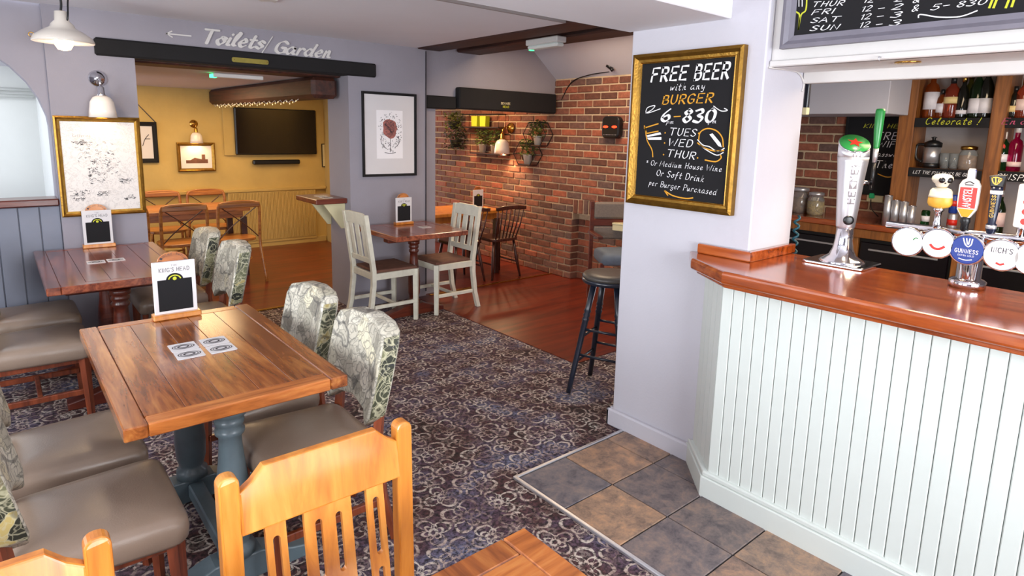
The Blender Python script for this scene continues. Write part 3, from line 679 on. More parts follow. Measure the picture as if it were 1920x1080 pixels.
# ================================================================== CHAIRS  (local: faces +Y, origin on the floor under the seat)
def cushion(mb, wb, wf, y0, y1, z0, z1, r=.05):
    o = []
    for (x, y) in rrect(-1, 1, -1, 1, .22, 5):
        t = (y+1)/2; o.append((x*(wb*(1-t)+wf*t)/2, y0+(y1-y0)*t))
    cy = (y0+y1)/2; h = z1-z0
    mb.rings([[(x*s, cy+(y-cy)*s, z0+h*q) for x, y in o] for s, q in ((.96, 0), (1, .12), (1.015, .4), (1.0, .64), (.96, .78), (.88, .87), (.7, .94), (.4, .985), (.1, 1))])
    return mb
def uphol_chair(label, loc, rz):
    t = thing('upholstered_chair', label, 'chair', loc, rz, 'floral upholstered dining chairs')
    cushion(MB(), .40, .46, -.20, .23, .375, .485).build('seat', MT['taupeseat'], t)
    B('seat_frame', MT['leg'], t, -.185, .185, -.19, .2, .345, .385)
    for s in (-1, 1):
        MB().tube([(s*.205, .20, 0), (s*.20, .195, .2), (s*.195, .19, .38)], [.017, .021, .026], 4).build('leg', MT['leg'], t)
        MB().tube([(s*.185, -.26, 0), (s*.178, -.215, .2), (s*.172, -.195, .42), (s*.172, -.215, .62)], [.016, .02, .024, .02], 4).build('leg', MT['leg'], t)
        B('side_stretcher', MT['leg'], t, s*.185-.011, s*.185+.011, -.2, .19, .17, .20)
    B('cross_stretcher', MT['leg'], t, -.18, .18, -.02, .002, .172, .198)
    out = [(-.165, .505), (-.205, .55), (-.215, .68), (-.212, .82), (-.19, .865), (-.12, .882), (0, .888), (.12, .882), (.19, .865), (.212, .82), (.215, .68), (.205, .55), (.165, .505), (.12, .55), (0, .565), (-.12, .55)]
    def mp(a, b, d): return Vector((a, -.185-(b-.5)*.22-.03*(abs(a)/.2)**2*-1+d, b))
    k = MB().plate(out, -.055, .025, mp, .014, 3, sm=True); bk = k.build('backrest', MT['fab'], t)
    for s in (-1, 1):
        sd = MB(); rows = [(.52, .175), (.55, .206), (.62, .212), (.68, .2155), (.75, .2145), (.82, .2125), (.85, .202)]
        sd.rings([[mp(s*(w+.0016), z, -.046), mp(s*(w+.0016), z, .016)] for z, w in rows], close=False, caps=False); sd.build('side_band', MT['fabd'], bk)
    return t
E_, W_ = -PI/2, PI/2        # facing +X / facing -X
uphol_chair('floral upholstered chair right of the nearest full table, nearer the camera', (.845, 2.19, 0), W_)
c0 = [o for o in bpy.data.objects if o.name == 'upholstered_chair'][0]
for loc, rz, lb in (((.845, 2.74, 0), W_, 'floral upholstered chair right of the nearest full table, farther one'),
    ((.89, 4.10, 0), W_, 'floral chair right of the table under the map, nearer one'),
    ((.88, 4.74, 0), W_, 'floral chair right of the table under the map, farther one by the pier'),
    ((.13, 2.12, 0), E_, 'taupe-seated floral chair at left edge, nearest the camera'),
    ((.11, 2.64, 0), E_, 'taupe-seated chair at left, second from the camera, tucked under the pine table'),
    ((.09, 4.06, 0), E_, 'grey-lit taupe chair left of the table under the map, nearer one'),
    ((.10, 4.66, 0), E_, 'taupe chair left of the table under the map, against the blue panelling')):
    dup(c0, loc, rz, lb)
def cells(mb, xs, zs, solid, y0, y1):
    n, m = len(xs)-1, len(zs)-1
    for i in range(n):
        for j in range(m):
            if not solid(i, j): continue
            a, b, c, e = xs[i], xs[i+1], zs[j], zs[j+1]
            mb.add([(a, y0, c), (b, y0, c), (b, y0, e), (a, y0, e)], [(0,1,2,3)]); mb.add([(a, y1, c), (b, y1, c), (b, y1, e), (a, y1, e)], [(0,1,2,3)])
            for (p, q, x, z, ax) in ((i-1, j, a, None, 0), (i+1, j, b, None, 0), (i, j-1, None, c, 1), (i, j+1, None, e, 1)):
                if 0 <= p < n and 0 <= q < m and solid(p, q): continue
                if ax == 0: mb.add([(x, y0, c), (x, y1, c), (x, y1, e), (x, y0, e)], [(0,1,2,3)])
                else: mb.add([(a, y0, z), (b, y0, z), (b, y1, z), (a, y1, z)], [(0,1,2,3)])
def slotted(x0, x1, z0, z1, slots, y0, y1):
    # board with round-ended slots: slots = [(sx0,sx1,sz0,sz1)]
    mb = MB(); xs = sorted({x0, x1} | {s[0] for s in slots} | {s[1] for s in slots}); zs = sorted({z0, z1} | {s[2] for s in slots} | {s[3] for s in slots})
    def solid(i, j):
        cx, cz = (xs[i]+xs[i+1])/2, (zs[j]+zs[j+1])/2
        return not any(s[0] < cx < s[1] and s[2] < cz < s[3] for s in slots)
    cells(mb, xs, zs, solid, y0, y1)
    for s in slots:
        r = (s[1]-s[0])/2; cx = (s[0]+s[1])/2
        for zc, sg in ((s[3]-r, 1), (s[2]+r, -1)):
            for sd in (-1, 1):
                arc = [(cx+sd*r*math.cos(PI/2*i/4), zc+sg*r*math.sin(PI/2*i/4)) for i in range(5)]; cn = (cx+sd*r, zc+sg*r)
                mb.plate(arc+[cn], y0, y1, XZ())
    return mb
def tiltM(z0, k): # backrest lean: y shifts back with height above z0
    m = Matrix.Identity(4); m[1][2] = -k; m[1][3] = k*z0; return m
def orange_chair(label, loc, rz):
    t = thing('slat_back_chair', label, 'chair', loc, rz, 'orange slat-back chairs'); MTo = MT['orange']; T = tiltM(.46, .16); YB = -.20
    MB().plate([(-.20, -.2), (-.215, .21), (.215, .21), (.20, -.2)], .43, .46, XY, .008).build('seat', MTo, t)
    B('seat_rail', MTo, t, -.19, .19, .17, .19, .37, .43); B('seat_rail', MTo, t, -.18, .18, -.2, -.18, .37, .43)
    for s in (-1, 1):
        B('leg', MTo, t, s*.195-.019, s*.195+.019, .16, .198, 0, .43, c=.004)
        MB().plate(rrect(s*.205-.021, s*.205+.021, .0, .905, .018, 5), YB-.016, YB+.018, lambda a, b, d: Vector((a, d-(.16*max(b-.46, 0))-(.10*max(.46-b, 0)), b)), .004, 2).build('back_post', MTo, t)
        B('side_stretcher', MTo, t, s*.195-.01, s*.195+.01, -.2, .17, .18, .21)
    crest = [(-.186, .772), (.186, .772), (.186, .862), (.160, .878), (.132, .905), (-.132, .905), (-.160, .878), (-.186, .862)]
    MB().plate(crest, YB-.012, YB+.012, XZ(), .004, 2).build('crest_rail', MTo, t, M=T)
    MB().box(-.186, .186, YB-.012, YB+.012, .462, .478, c=.003).build('lower_rail', MTo, t, M=T)
    slotted(-.056, .056, .475, .772, [(-.032, -.016, .605, .745), (.016, .032, .605, .745), (-.032, -.016, .49, .575), (.016, .032, .49, .575)], YB-.006, YB+.006).build('centre_splat', MTo, t, M=T)
    for s in (-1, 1):
        c = s*.118; slotted(c-.022, c+.022, .475, .772, [(c-.008, c+.008, .605, .745), (c-.008, c+.008, .49, .575)], YB-.006, YB+.006).build('side_splat', MTo, t, M=T)
    return t
oc = orange_chair('orange varnished slat-back chair in the foreground, whole backrest in view', (.517, 1.005, 0), PI)
dup(oc, (-.125, .945, 0), PI, 'orange varnished slat-back chair cut off at the bottom left corner')
def white_chair(label, loc, rz):
    t = thing('cream_chair', label, 'chair', loc, rz, 'cream painted chairs at the small dark table'); m = MT['whitewash']; T = tiltM(.45, .14); YB = -.2
    MB().plate([(-.175, -.18), (-.195, .2), (.195, .2), (.175, -.18)], .445, .472, XY, .01, 2).build('drop_seat', MT['drop'], t)
    for s in (-1, 1):
        MB().tube([(s*.19, .19, 0), (s*.19, .19, .45)], [.024, .03], 4).build('leg', m, t)
        MB().plate([(s*.185-.02, 0), (s*.185+.02, 0), (s*.185+.02, .95), (s*.185-.02, .95)], YB-.018, YB+.018, XY, .0) if 0 else None
        bp = MB(); bp.rings([[(s*.185+dx, YB+dy+oy, z) for dx, dy in ((-.019, -.018), (.019, -.018), (.019, .018), (-.019, .018))] for z, oy in ((0, -.07), (.15, -.03), (.35, -.005), (.47, -.004), (.6, -.022), (.8, -.05), (.92, -.067), (.935, -.069))], sm=False); bp.build('back_post', m, t)
        B('side_rail', m, t, s*.19-.012, s*.19+.012, -.2, .18, .395, .45); B('side_stretcher', m, t, s*.19-.011, s*.19+.011, -.2, .18, .15, .18)
    B('seat_rail', m, t, -.18, .18, .175, .2, .395, .45); B('seat_rail', m, t, -.18, .18, -.212, -.19, .395, .45); B('cross_stretcher', m, t, -.18, .18, -.01, .012, .152, .178)
    MB().plate([(-.175, .845), (.175, .845), (.178, .93), (.12, .945), (-.12, .945), (-.178, .93)], YB-.012, YB+.012, XZ(), .004).build('crest_rail', m, t, M=T)
    MB().box(-.175, .175, YB-.011, YB+.011, .53, .575, c=.003).build('lower_rail', m, t, M=T)
    for c, w in ((-.10, .025), (0, .034), (.10, .025)): MB().box(c-w, c+w, YB-.006, YB+.006, .575, .845, c=.002).build('slat', m, t, M=T)
    return t
wc = white_chair('cream slat-back chair at the left of the small dark table', (2.50, 4.66, 0), E_)
dup(wc, (3.09, 4.66, 0), W_, 'cream slat-back chair at the right of the small dark table, before the snug')
def xback(label, loc, rz):
    t = thing('cross_back_chair', label, 'chair', loc, rz, 'cross-back bentwood chairs in the back room'); m = MT['xwood']
    MB().plate(rrect(-.2, .2, -.19, .2, .12, 5), .43, .46, XY, .008).build('seat', m, t)
    MB().tube([(s*.9, y, z) for s, y, z in crom_path([(-.25, -.30, 0), (-.225, -.21, .4), (-.225, -.215, .6), (-.22, -.235, .80), (-.16, -.245, .842), (0, -.25, .852), (.16, -.245, .842), (.22, -.235, .80), (.225, -.215, .6), (.225, -.21, .4), (.25, -.30, 0)])], .0155, 8).build('hoop_frame', m, t)
    for s in (-1, 1):
        MB().tube([(s*.19, .24, 0), (s*.17, .17, .25), (s*.165, .15, .44)], [.013, .015, .017], 8).build('leg', m, t)
        MB().tube(crom_path([(-s*.19, -.24, .81), (-s*.05, -.225, .70), (s*.09, -.205, .58), (s*.195, -.20, .47)]), .011, 6, flat=.5).build('cross_strap', MT['spindle'], t)
    MB().box(-.2, .2, -.262, -.228, .79, .845, c=.008).build('crest_rail', m, t)
    MB().tube([(.165*math.cos(a), .165*math.sin(a), .22) for a in [2*PI*i/20 for i in range(20)]], .009, 6, closed=True).build('leg_ring', m, t)
    return t
def crom_path(P, k=4):
    P = [Vector(p) for p in P]; Q = []
    for i in range(len(P)-1):
        a = P[max(i-1, 0)]; b = P[i]; c = P[i+1]; e = P[min(i+2, len(P)-1)]
        for j in range(k):
            t = j/k; Q.append(.5*((2*b)+(c-a)*t+(2*a-5*b+4*c-e)*t*t+(-a+3*b-3*c+e)*t**3))
    return Q+[P[-1]]
xc = xback('cross-back bentwood chair nearest the panelled wall, back to the camera', (1.88, 6.80, 0), 0)
for loc, rz, lb in (((1.37, 6.78, 0), 0, 'cross-back bentwood chair in the middle of the near row, back to the camera'),
    ((.86, 6.80, 0), 0, 'cross-back bentwood chair of the near row hidden most by the map pier'),
    ((1.90, 7.68, 0), PI, 'cross-back bentwood chair beyond the long table, below the lit church picture'),
    ((1.42, 7.70, 0), PI, 'cross-back bentwood chair beyond the long table, below the dark framed picture')): dup(xc, loc, rz, lb)
def spindle_chair(label, loc, rz):
    t = thing('spindle_chair', label, 'chair', loc, rz, 'dark spindle-back chairs in the snug'); m = MT['spindle']
    MB().plate(rrect(-.19, .19, -.18, .19, .07, 5), .42, .455, XY, .01).build('seat', m, t)
    for sx in (-1, 1):
        for sy in (-1, 1): MB().tube([(sx*.20, sy*.19, 0), (sx*.17, sy*.16, .2), (sx*.14, sy*.13, .42)], [.011, .018, .014], 8).build('leg', m, t)
        MB().tube([(sx*.18, 0, .17), (sx*.178, -.16, .17), (sx*.178, .16, .17)][1:], .009, 6).build('stretcher', m, t)
    MB().plate([(-.205, .775), (0, .785), (.205, .775), (.21, .81), (.1, .825), (-.1, .825), (-.21, .81)], -.265, -.24, XZ(), .006).build('crest_rail', m, t)
    for i in range(7):
        x = -.165+i*.055; MB().tube([(x*.85, -.165, .45), (x, -.21, .6), (x*1.1, -.252, .79)], [.008, .0085, .006], 6).build('spindle', m, t)
    return t
sp = spindle_chair('dark spindle-back chair at the snug table, nearest the brick wall', (4.28, 5.37, 0), 0)
dup(sp, (3.80, 5.40, 0), 0, 'dark spindle-back chair at the snug table, half behind the cream chair')
# bar stool
st = thing('bar_stool', 'tall dark navy bar stool with round padded seat beside the white pillar', 'stool', (2.865, 2.46, .012), .35)
MB().lathe([(.15, .70), (.17, .705), (.175, .725), (.165, .732)], 28).build('seat_ring', MT['navy'], st); MB().lathe([(.168, .73), (.172, .745), (.16, .758), (.1, .764), (0, .766)], 28).build('seat_pad', plain('dark_taupe_vinyl', '#4a4540', .4, var=.1), st)
for a in (PI*.25, PI*.75, PI*1.25, PI*1.75):
    c, s = math.cos(a), math.sin(a); pts = []; rr = []
    for z, r in ((0, .016), (.12, .017), (.3, .018), (.46, .019), (.475, .023), (.487, .017), (.50, .023), (.512, .017), (.525, .023), (.54, .018), (.705, .02)):
        k = .245-(.245-.105)*z/.7; pts.append((c*k, s*k, z)); rr.append(r)
    MB().tube(pts, rr, 10).build('leg', MT['navy'], st)
for z in (.20, .36):
    k = .245-.2*z
    for i in range(4):
        a0, a1 = PI*(.25+.5*i), PI*(.75+.5*i); zz = z+(.05 if i % 2 else 0); k = .245-.2*zz
        MB().tube([(math.cos(a0)*k, math.sin(a0)*k, zz), (math.cos(a1)*k, math.sin(a1)*k, zz)], .009, 8).build('rung', MT['navy'], st)
# wooden fabric-backed chair behind the stool
hc = thing('fabric_back_chair', 'dark wooden chair with grey-brown cloth back and blue-grey seat behind the stool', 'chair', (4.50, 3.79, 0), PI*.82)
gb = plain('grey_brown_tweed', '#7d7269', .9, var=.15, sc=60, bump=.4, bsc=200); gbl = plain('blue_grey_seat_cloth', '#67727f', .8, var=.12, sc=20)
for s in (-1, 1):
    B('back_post', MT['rail'], hc, s*.21-.018, s*.21+.018, -.22, -.185, 0, .97, c=.005); B('leg', MT['rail'], hc, s*.2-.018, s*.2+.018, .17, .206, 0, .44, c=.005)
    B('arm', MT['rail'], hc, s*.225-.024, s*.225+.024, -.2, .19, .66, .69, c=.006)
cushion(MB(), .38, .42, -.18, .22, .42, .54).build('seat_cushion', gbl, hc); B('upper_back', gb, hc, -.195, .195, -.225, -.175, .80, .965, c=.02); B('lower_back', gb, hc, -.195, .195, -.215, -.18, .60, .73, c=.015)
B('back_rail', MT['rail'], hc, -.2, .2, -.225, -.185, .73, .80, c=.006)
# ================================================================== SIGNS AND SMALL THINGS ON TABLES
def menu_sign(label, x, y, z, s=1.0, rz=0, text=True):
    t = thing('menu_stand', label, 'menu stand', (x, y, z), rz, 'menu stands on tables')
    B('base', MT['orange'], t, -.095*s, .095*s, -.03*s, .03*s, 0, .024*s, c=.004)
    bd = B('board', MT['paper'], t, -.085*s, .085*s, -.006*s, .006*s, .018*s, .255*s, c=.002)
    def mp(a, b, d): return Vector((a*s, d*s, b*s))
    MB().plate([(.062*math.cos(PI*i/16), .25+.045*math.sin(PI*i/16)) for i in range(17)], .007, .014, mp, .001, 1).build('arched_badge', MT['tablex'], t)
    fr = -.0068*s
    bb = filled(bd, [(-.068*s, .035*s), (.068*s, .035*s), (.068*s, .175*s), (-.068*s, .175*s)], (0, fr, 0), (1, 0, 0), (0, 0, 1), MT['slate'], 'chalk_panel')
    filled(bd, [(.034*s*math.cos(PI*i/14), .172*s+.03*s*math.sin(PI*i/14)) for i in range(15)], (0, fr-.0004, 0), (1, 0, 0), (0, 0, 1), MT['slate'], 'emblem')
    scribble(bd, [[(.024*s*math.cos(PI*(i+1)/12), .172*s+.02*s*math.sin(PI*(i+1)/12)) for i in range(11)]], (0, fr-.0008, 0), (1, 0, 0), (0, 0, 1), .005*s, MT['lime'], 'emblem_arc')
    filled(bd, circ(0, .178*s, .008*s, 10), (0, fr-.0008, 0), (1, 0, 0), (0, 0, 1), MT['lime'], 'emblem_dot')
    if text:
        lettering(bd, "KING'S HEAD", (-.06*s, fr, .21*s), (1, 0, 0), (0, 0, 1), .017*s, .12*s, MT['ink'], 1.1, 0, None)
        lettering(bd, "THE", (-.012*s, fr, .234*s), (1, 0, 0), (0, 0, 1), .007*s, .024*s, MT['inkgrey'], 1.0, 0, None)
        txt = 'TIMOTHY TAYLOR'
        for i, ch in enumerate(txt):
            if ch == ' ': continue
            a = PI*(.94-.88*i/(len(txt)-1)); u = Vector((math.sin(a), 0, -math.cos(a))); v = Vector((math.cos(a), 0, math.sin(a)))
            p = Vector((.046*s*math.cos(a), .0063*s, .25*s+.031*s*math.sin(a))); lettering(t, ch, p-u*.003*s, u, v, .0095*s, .0065*s, MT['ink'], 1.4, 0, None, name='badge_letter')
    return t
menu_sign('white menu stand with black chalk panel on the nearest pine table', .568, 2.985, .77)
menu_sign('white menu stand with black chalk panel on the table below the map', .51, 5.015, .77)
pm = at_z(757, 420, .77); menu_sign('white menu stand with black chalk panel on the small dark table', 2.80, 4.86, .77, .95)
menu_sign('small white menu stand on the orange-lit snug table', 4.20, 5.62, .74, .85, text=False)
def mat_(label, x, y, z, rz=0, s=.047, group='beer mats on the tables'):
    t = thing('beer_mat', label, 'coaster', (x, y, z), rz, group)
    MB().plate(rrect(-s, s, -s, s, .006, 3), .0002, .0018, XY).build('card', MT['paper'], t)
    for r, wd in ((.036, .004), (.028, .003), (.017, .007)):
        scribble(t, [[(r*1.05*math.cos(2*PI*i/24), r*.72*math.sin(2*PI*i/24)) for i in range(25)]], (0, 0, .0022), (1, 0, 0), (0, 1, 0), wd, MT['ink'], 'printed_ring', smooth=False)
    return t
m0 = mat_('round-logo beer mat on nearest pine table, left of the back pair', .50, 2.552, .77)
for x, y, z, lb in ((.611, 2.552, .77, 'round-logo beer mat on nearest pine table, right of the back pair'), (.50, 2.455, .77, 'round-logo beer mat on nearest pine table, left of the front pair'), (.611, 2.452, .77, 'round-logo beer mat on nearest pine table, right of the front pair'),
    (.43, 4.47, .77, 'beer mat on the table below the map, left one'), (.535, 4.48, .77, 'beer mat on the table below the map, right one'), (2.87, 4.62, .77, 'beer mat lying on the small dark table')): dup(m0, (x, y, z), random.uniform(-.04, .04), lb)
# ledge on the pier
lg = thing('wall_ledge', 'dark wooden drinks ledge on cream brackets fixed to the pier', 'shelf', (2.388, 5.36, .955))
B('shelf_board', MT['rail'], lg, -.285, 0, -.23, .24, 0, .045, c=.006)
for y in (-.17, .13): MB().plate([(0, 0), (-.20, 0), (-.19, -.02), (-.035, -.23), (0, -.23)], y-.012, y+.012, XZ(), .003).build('bracket', MT['cream'], lg)
for i, (x, y) in enumerate(((-.14, -.1), (-.13, .04))): dup(m0, (2.388+x, 5.36+y, 1.0), .1*i, ('beer mat on the pier ledge, nearer the camera', 'beer mat on the pier ledge, farther from the camera')[i])

# ================================================================== WALL LETTERING, FRAMES, LAMPS
sg = thing('wall_lettering', 'white raised script sign with arrow above the black beam', 'sign', (1.2, W, 2.2))
U, V = (1, 0, 0), (0, 0, 1)
def wl(text, px, py, w, h, wd, th=.012, sl=.36): 
    p = at_y(px, py, W-.0005); return lettering(sg, text, p-Vector((1.2, W, 2.2)), U, V, h, w, MT['white'], wd, sl, (.5, .28), th, gap=1.0)
pa, pb = at_y(373, 79, W), at_y(497, 92, W); wl('Toilets', 374, 80, (pb-pa).x*.93, .098, 2.4)
pa, pb = at_y(516, 100, W), at_y(620, 107, W); wl('/', 490, 97, .05, .11, 1.0, .01, .35); wl('Garden', 512, 98.5, (pb-pa).x, .092, 2.3)
a0, a1 = at_y(312, 63, W-.006), at_y(358, 67.5, W-.006); q = (a0.x-1.2, a0.z-2.2); q2 = (a1.x-1.2, a1.z-2.2)
scribble(sg, [[q, q2], [(q[0]+.035, q[1]+.02), q, (q[0]+.035, q[1]-.02)]], (0, -.006, 0), U, V, .009, MT['white'], 'arrow', False)
pl = thing('beam_plaque', 'small dull brass plaque on the black lintel beam', 'plaque', (1.58, W-.031, 2.103)); MB().plate(rrect(-.135, .135, -.018, .018, .012, 3), -.006, .001, XZ(), .001, 1).build('plate', MT['plaque'], pl)
for s in (-1, 1): MB().lathe([(.004, 0), (.004, .003), (0, .004)], 8, (s*.12, -.006, 0), Matrix.Rotation(PI/2, 3, 'X')).build('screw', MT['brass'], pl)
cr = thing('crown_ornament', 'white crown-shaped ceiling ornament cut off at the top edge', 'ornament', at_z(496, -2, 2.346)); MB().plate([(-.06, -.05), (.06, -.05), (.08, .05), (.04, .01), (0, .06), (-.04, .01), (-.08, .05)], -.008, .002, XY, .002, 1).build('crown', MT['white'], cr)
def frame(t, x0, x1, z0, z1, w, mat, dep=.02, face='y', lip=None):
    # mitred frame bars in local X/Z, front toward -Y
    prof = [(0, 0), (0, dep), (w*.3, dep*1.15), (w*.6, dep*.7), (w, dep*.6), (w, 0)]
    for (ax, ay, bx, by, nx, ny) in ((x0, z0, x1, z0, 0, 1), (x1, z0, x1, z1, -1, 0), (x1, z1, x0, z1, 0, -1), (x0, z1, x0, z0, 1, 0)):
        tx, ty = (bx-ax), (by-ay); l = math.hypot(tx, ty); tx /= l; ty /= l
        R = []
        for (px, py, e) in ((ax, ay, 1), (bx, by, -1)): R.append([Vector((px+nx*a+tx*e*a, -dd, py+ny*a+ty*e*a)) for a, dd in prof])
        MB().rings(R, sm=False).build('frame_bar', mat, t)
def picture(label, x0, x1, z0, z1, y, w, mat, dep, paper, name='framed_picture'):
    cx, cz = (x0+x1)/2, z0; t = thing(name, label, 'picture', (cx, y, cz)); frame(t, x0-cx, x1-cx, 0, z1-z0, w, mat, dep)
    B('sheet', paper, t, x0-cx+w*.8, x1-cx-w*.8, -dep*.45, -.001, w*.8, z1-z0-w*.8, c=0); return t, (x1-x0)/2, z1-z0, -dep*.45
t, a, h, yy = picture('gold framed pictorial map on the lilac pier', .322, .812, .985, 1.652, W-.001, .034, MT['gold'], .028, MT['map'], 'framed_map')
rn = random.Random(3)
for (px, pz, n, ww, hh) in ((-.12, .44, 5, .09, .03), (.14, .17, 6, .08, .04), (-.13, .1, 6, .10, .04), (.0, .09, 5, .07, .03), (.15, .06, 4, .07, .03), (-.14, .03+.03, 4, .06, .02), (-.02, .35, 9, .22, .14), (.03, .25, 10, .2, .12), (-.02, .2, 8, .12, .1)):
    ls = []
    for _ in range(n*4):
        x, z = px+rn.uniform(-.5, .5)*ww, pz+rn.uniform(-.3, .7)*hh; ls.append([(x+rn.uniform(-.012, .012), z+rn.uniform(-.007, .007)) for k in range(4)])
    scribble(t, ls, (0, yy-.0006, .05), U, V, .0016, MT['ink'], 'map_drawing')
lettering(t, 'Kettering', (-.15, yy-.0006, .53), U, V, .022, .10, MT['inkgrey'], .9, .2)
t, a, h, yy = picture('black framed print of a wine glass in red ink on the lilac pier', 2.508, 3.052, 1.19, 1.935, W-.001, .022, MT['black'], .022, MT['paper'], 'framed_print')
filled(t, [(-.135, .16), (.13, .16), (.13, .59), (-.135, .59)], (0, yy-.0004, 0), U, V, plain('ivory_print_sheet', '#f0eef0', .6, var=.01, bump=0), 'inner_sheet')
redi = plain('brick_red_ink', '#a2635b', .7, var=.3, sc=40, bump=0)
filled(t, [(.075*math.cos(2*PI*i/22)*(1+.12*math.sin(5*i)), .43+.085*math.sin(2*PI*i/22)*(1+.1*math.cos(7*i))) for i in range(22)], (0, yy-.0008, 0), U, V, redi, 'red_ink_bowl')
ls = []
for _ in range(150):
    an = rn.uniform(0, 2*PI); r = rn.uniform(.06, .125); x, z = r*math.cos(an), .40+r*1.45*math.sin(an); ls.append([(x, z), (x+rn.uniform(-.01, .01), z+rn.uniform(-.01, .01))])
scribble(t, ls, (0, yy-.0011, 0), U, V, .0038, MT['ink'], 'ink_splashes', False)
ls = [[(rn.uniform(-.06, .06), .43+rn.uniform(-.07, .07)) for _ in range(4)] for _ in range(9)]
scribble(t, ls, (0, yy-.0014, 0), U, V, .0025, MT['ink'], 'ink_lines')
scribble(t, [[(0, .34), (.004, .27), (-.003, .225)], [(-.055, .215), (0, .205), (.055, .215)], [(-.085, .36), (-.09, .30), (-.04, .25)], [(.085, .36), (.09, .30), (.05, .26)]], (0, yy-.0016, 0), U, V, .005, MT['ink'], 'glass_stem')
YB = 8.484
t, a, h, yy = picture('gold framed church picture lit by the wall lamp in the back room', 1.735, 2.168, 1.035, 1.392, YB, .04, MT['gold'], .03, MT['paper'])
filled(t, [(-.12, .10), (.13, .10), (.13, .15), (.10, .15), (.10, .21), (.06, .21), (.06, .15), (-.02, .17), (-.07, .14), (-.12, .14)], (0, yy-.001, 0), U, V, MT['drop'], 'church_drawing')
t, a, h, yy = picture('dark framed picture half hidden behind the map pier', 1.12, 1.535, 1.15, 1.63, YB, .05, MT['black'], .03, MT['paper']); scribble(t, [[(.05, .2), (.08, .28), (.12, .33)], [(.08, .28), (.13, .28)]], (0, yy-.001, 0), U, V, .008, MT['ink'], 'ink_drawing')
scribble(t, [[(-.2, .48), (0, .72), (.2, .48)]], (0, -.005, 0), U, V, .012, MT['ink'], 'hanging_cord', False)
picture('small black framed picture right of the television by the pier', 3.575, 3.60+.03, 1.06, 1.385, YB, .01, MT['black'], .02, MT['cream'])
# television and sound bar
tv = thing('television', 'large dark wall-mounted television in the back room', 'television', (2.945, YB-.04, 1.24))
B('casing', MT['blackpl'], tv, -.535, .535, -.035, .038, 0, .6, c=.01); B('screen', MT['screen'], tv, -.522, .522, -.038, -.033, .015, .588, c=.001)
sb = thing('sound_bar', 'long thin black sound bar under the television', 'speaker', (2.93, YB-.04, 1.11)); B('body', MT['blackpl'], sb, -.31, .31, -.035, .038, 0, .06, c=.012); B('grille', MT['slate'], sb, -.29, .29, -.038, -.034, .01, .05, c=.002)
struct(B('trim_9', MT['yellow'], None, 2.28, 2.42, YB-.03, YB+.002, 1.23, 1.87))
# fairy lights under the beam
fl = thing('fairy_lights', 'string of small fairy lights along the brown beam', 'lights', (2.12, 6.5, 1.86))
MB().tube([(0, -1+i*.05, -.004-.012*(i % 3)) for i in range(55)], .003, 4).build('wire', MT['white'], fl); eb = emit('fairy_bulb_glow', '#ffdba0', 1.5); fm = None
for i in range(34):
    if fm is None: o = MB().lathe([(0, -.016), (.003, -.01), (.002, 0)], 6).build('bulb', eb, fl); fm = o.data
    else: o = link('bulb', fm, fl)
    o.location = (-.004, -.95+i*.075, -.012-.01*(i % 3))
# wall lamps
def wall_lamp(label, x, y, z, s, power, metal, face=(0, -1, 0), tilt=.0):
    t = thing('wall_lamp', label, 'lamp', (x, y, z)); t.rotation_euler = (0, 0, math.atan2(-face[0]*-1, -face[1]) if face[0] else 0)
    Rx = Matrix.Rotation(PI/2, 3, 'X')
    MB().lathe([(.052*s, 0), (.05*s, .01*s), (.02*s, .02*s), (.012*s, .03*s)], 24, (0, 0, 0), Rx).build('wall_plate', metal, t)
    MB().tube([(0, -.02*s, 0), (0, -.07*s, .012*s), (0, -.10*s, -.02*s), (0, -.105*s, -.055*s)], .007*s, 8).build('arm', metal, t)
    MB().lathe([(.012*s, -.05*s), (.02*s, -.06*s), (.021*s, -.10*s), (.03*s, -.115*s)], 16, (0, -.105*s, 0)).build('socket', metal, t)
    MB().lathe([(.028*s, -.11*s), (.05*s, -.122*s), (.066*s, -.15*s), (.073*s, -.20*s), (.078*s, -.245*s), (.075*s, -.245*s), (.069*s, -.20*s), (.06*s, -.15*s), (.026*s, -.118*s)], 24, (0, -.105*s, 0)).build('shade', MT['ceramic'], t)
    MB().lathe([(.008*s, -.13*s), (.028*s, -.16*s), (.032*s, -.19*s), (.02*s, -.22*s), (0, -.228*s)], 14, (0, -.105*s, 0)).build('bulb', MT['bulb'], t)
    return t
wall_lamp('chrome wall lamp with white ceramic shade above the framed map', .59, W, 1.905, 1.05, 0, MT['chrome'])
spot('map_lamp_light', (.60, W-.12, 1.665), (.57, W-.02, 1.2), 1.0, SOFT, 2.3, .03)
wall_lamp('brass wall lamp with white shade above the lit church picture', 1.945, YB, 1.62, .95, 0, MT['brass'])
spot('church_lamp_light', (1.945, YB-.11, 1.40), (1.945, YB-.01, .9), 3.5, WARM, 2.5, .03)
pL = at_x(959, 240, LX-.02)
wl_ = wall_lamp('white bell-shaped wall lamp on the brick snug wall', LX-.028, pL.y, pL.z, 1.25, 0, MT['brass'], (-1, 0, 0)); wl_.rotation_euler = (0, 0, -PI/2)
spot('snug_lamp_light', (LX-.13, pL.y, pL.z-.29), (LX-.35, pL.y, .6), 22, WARM, 2.4, .03)
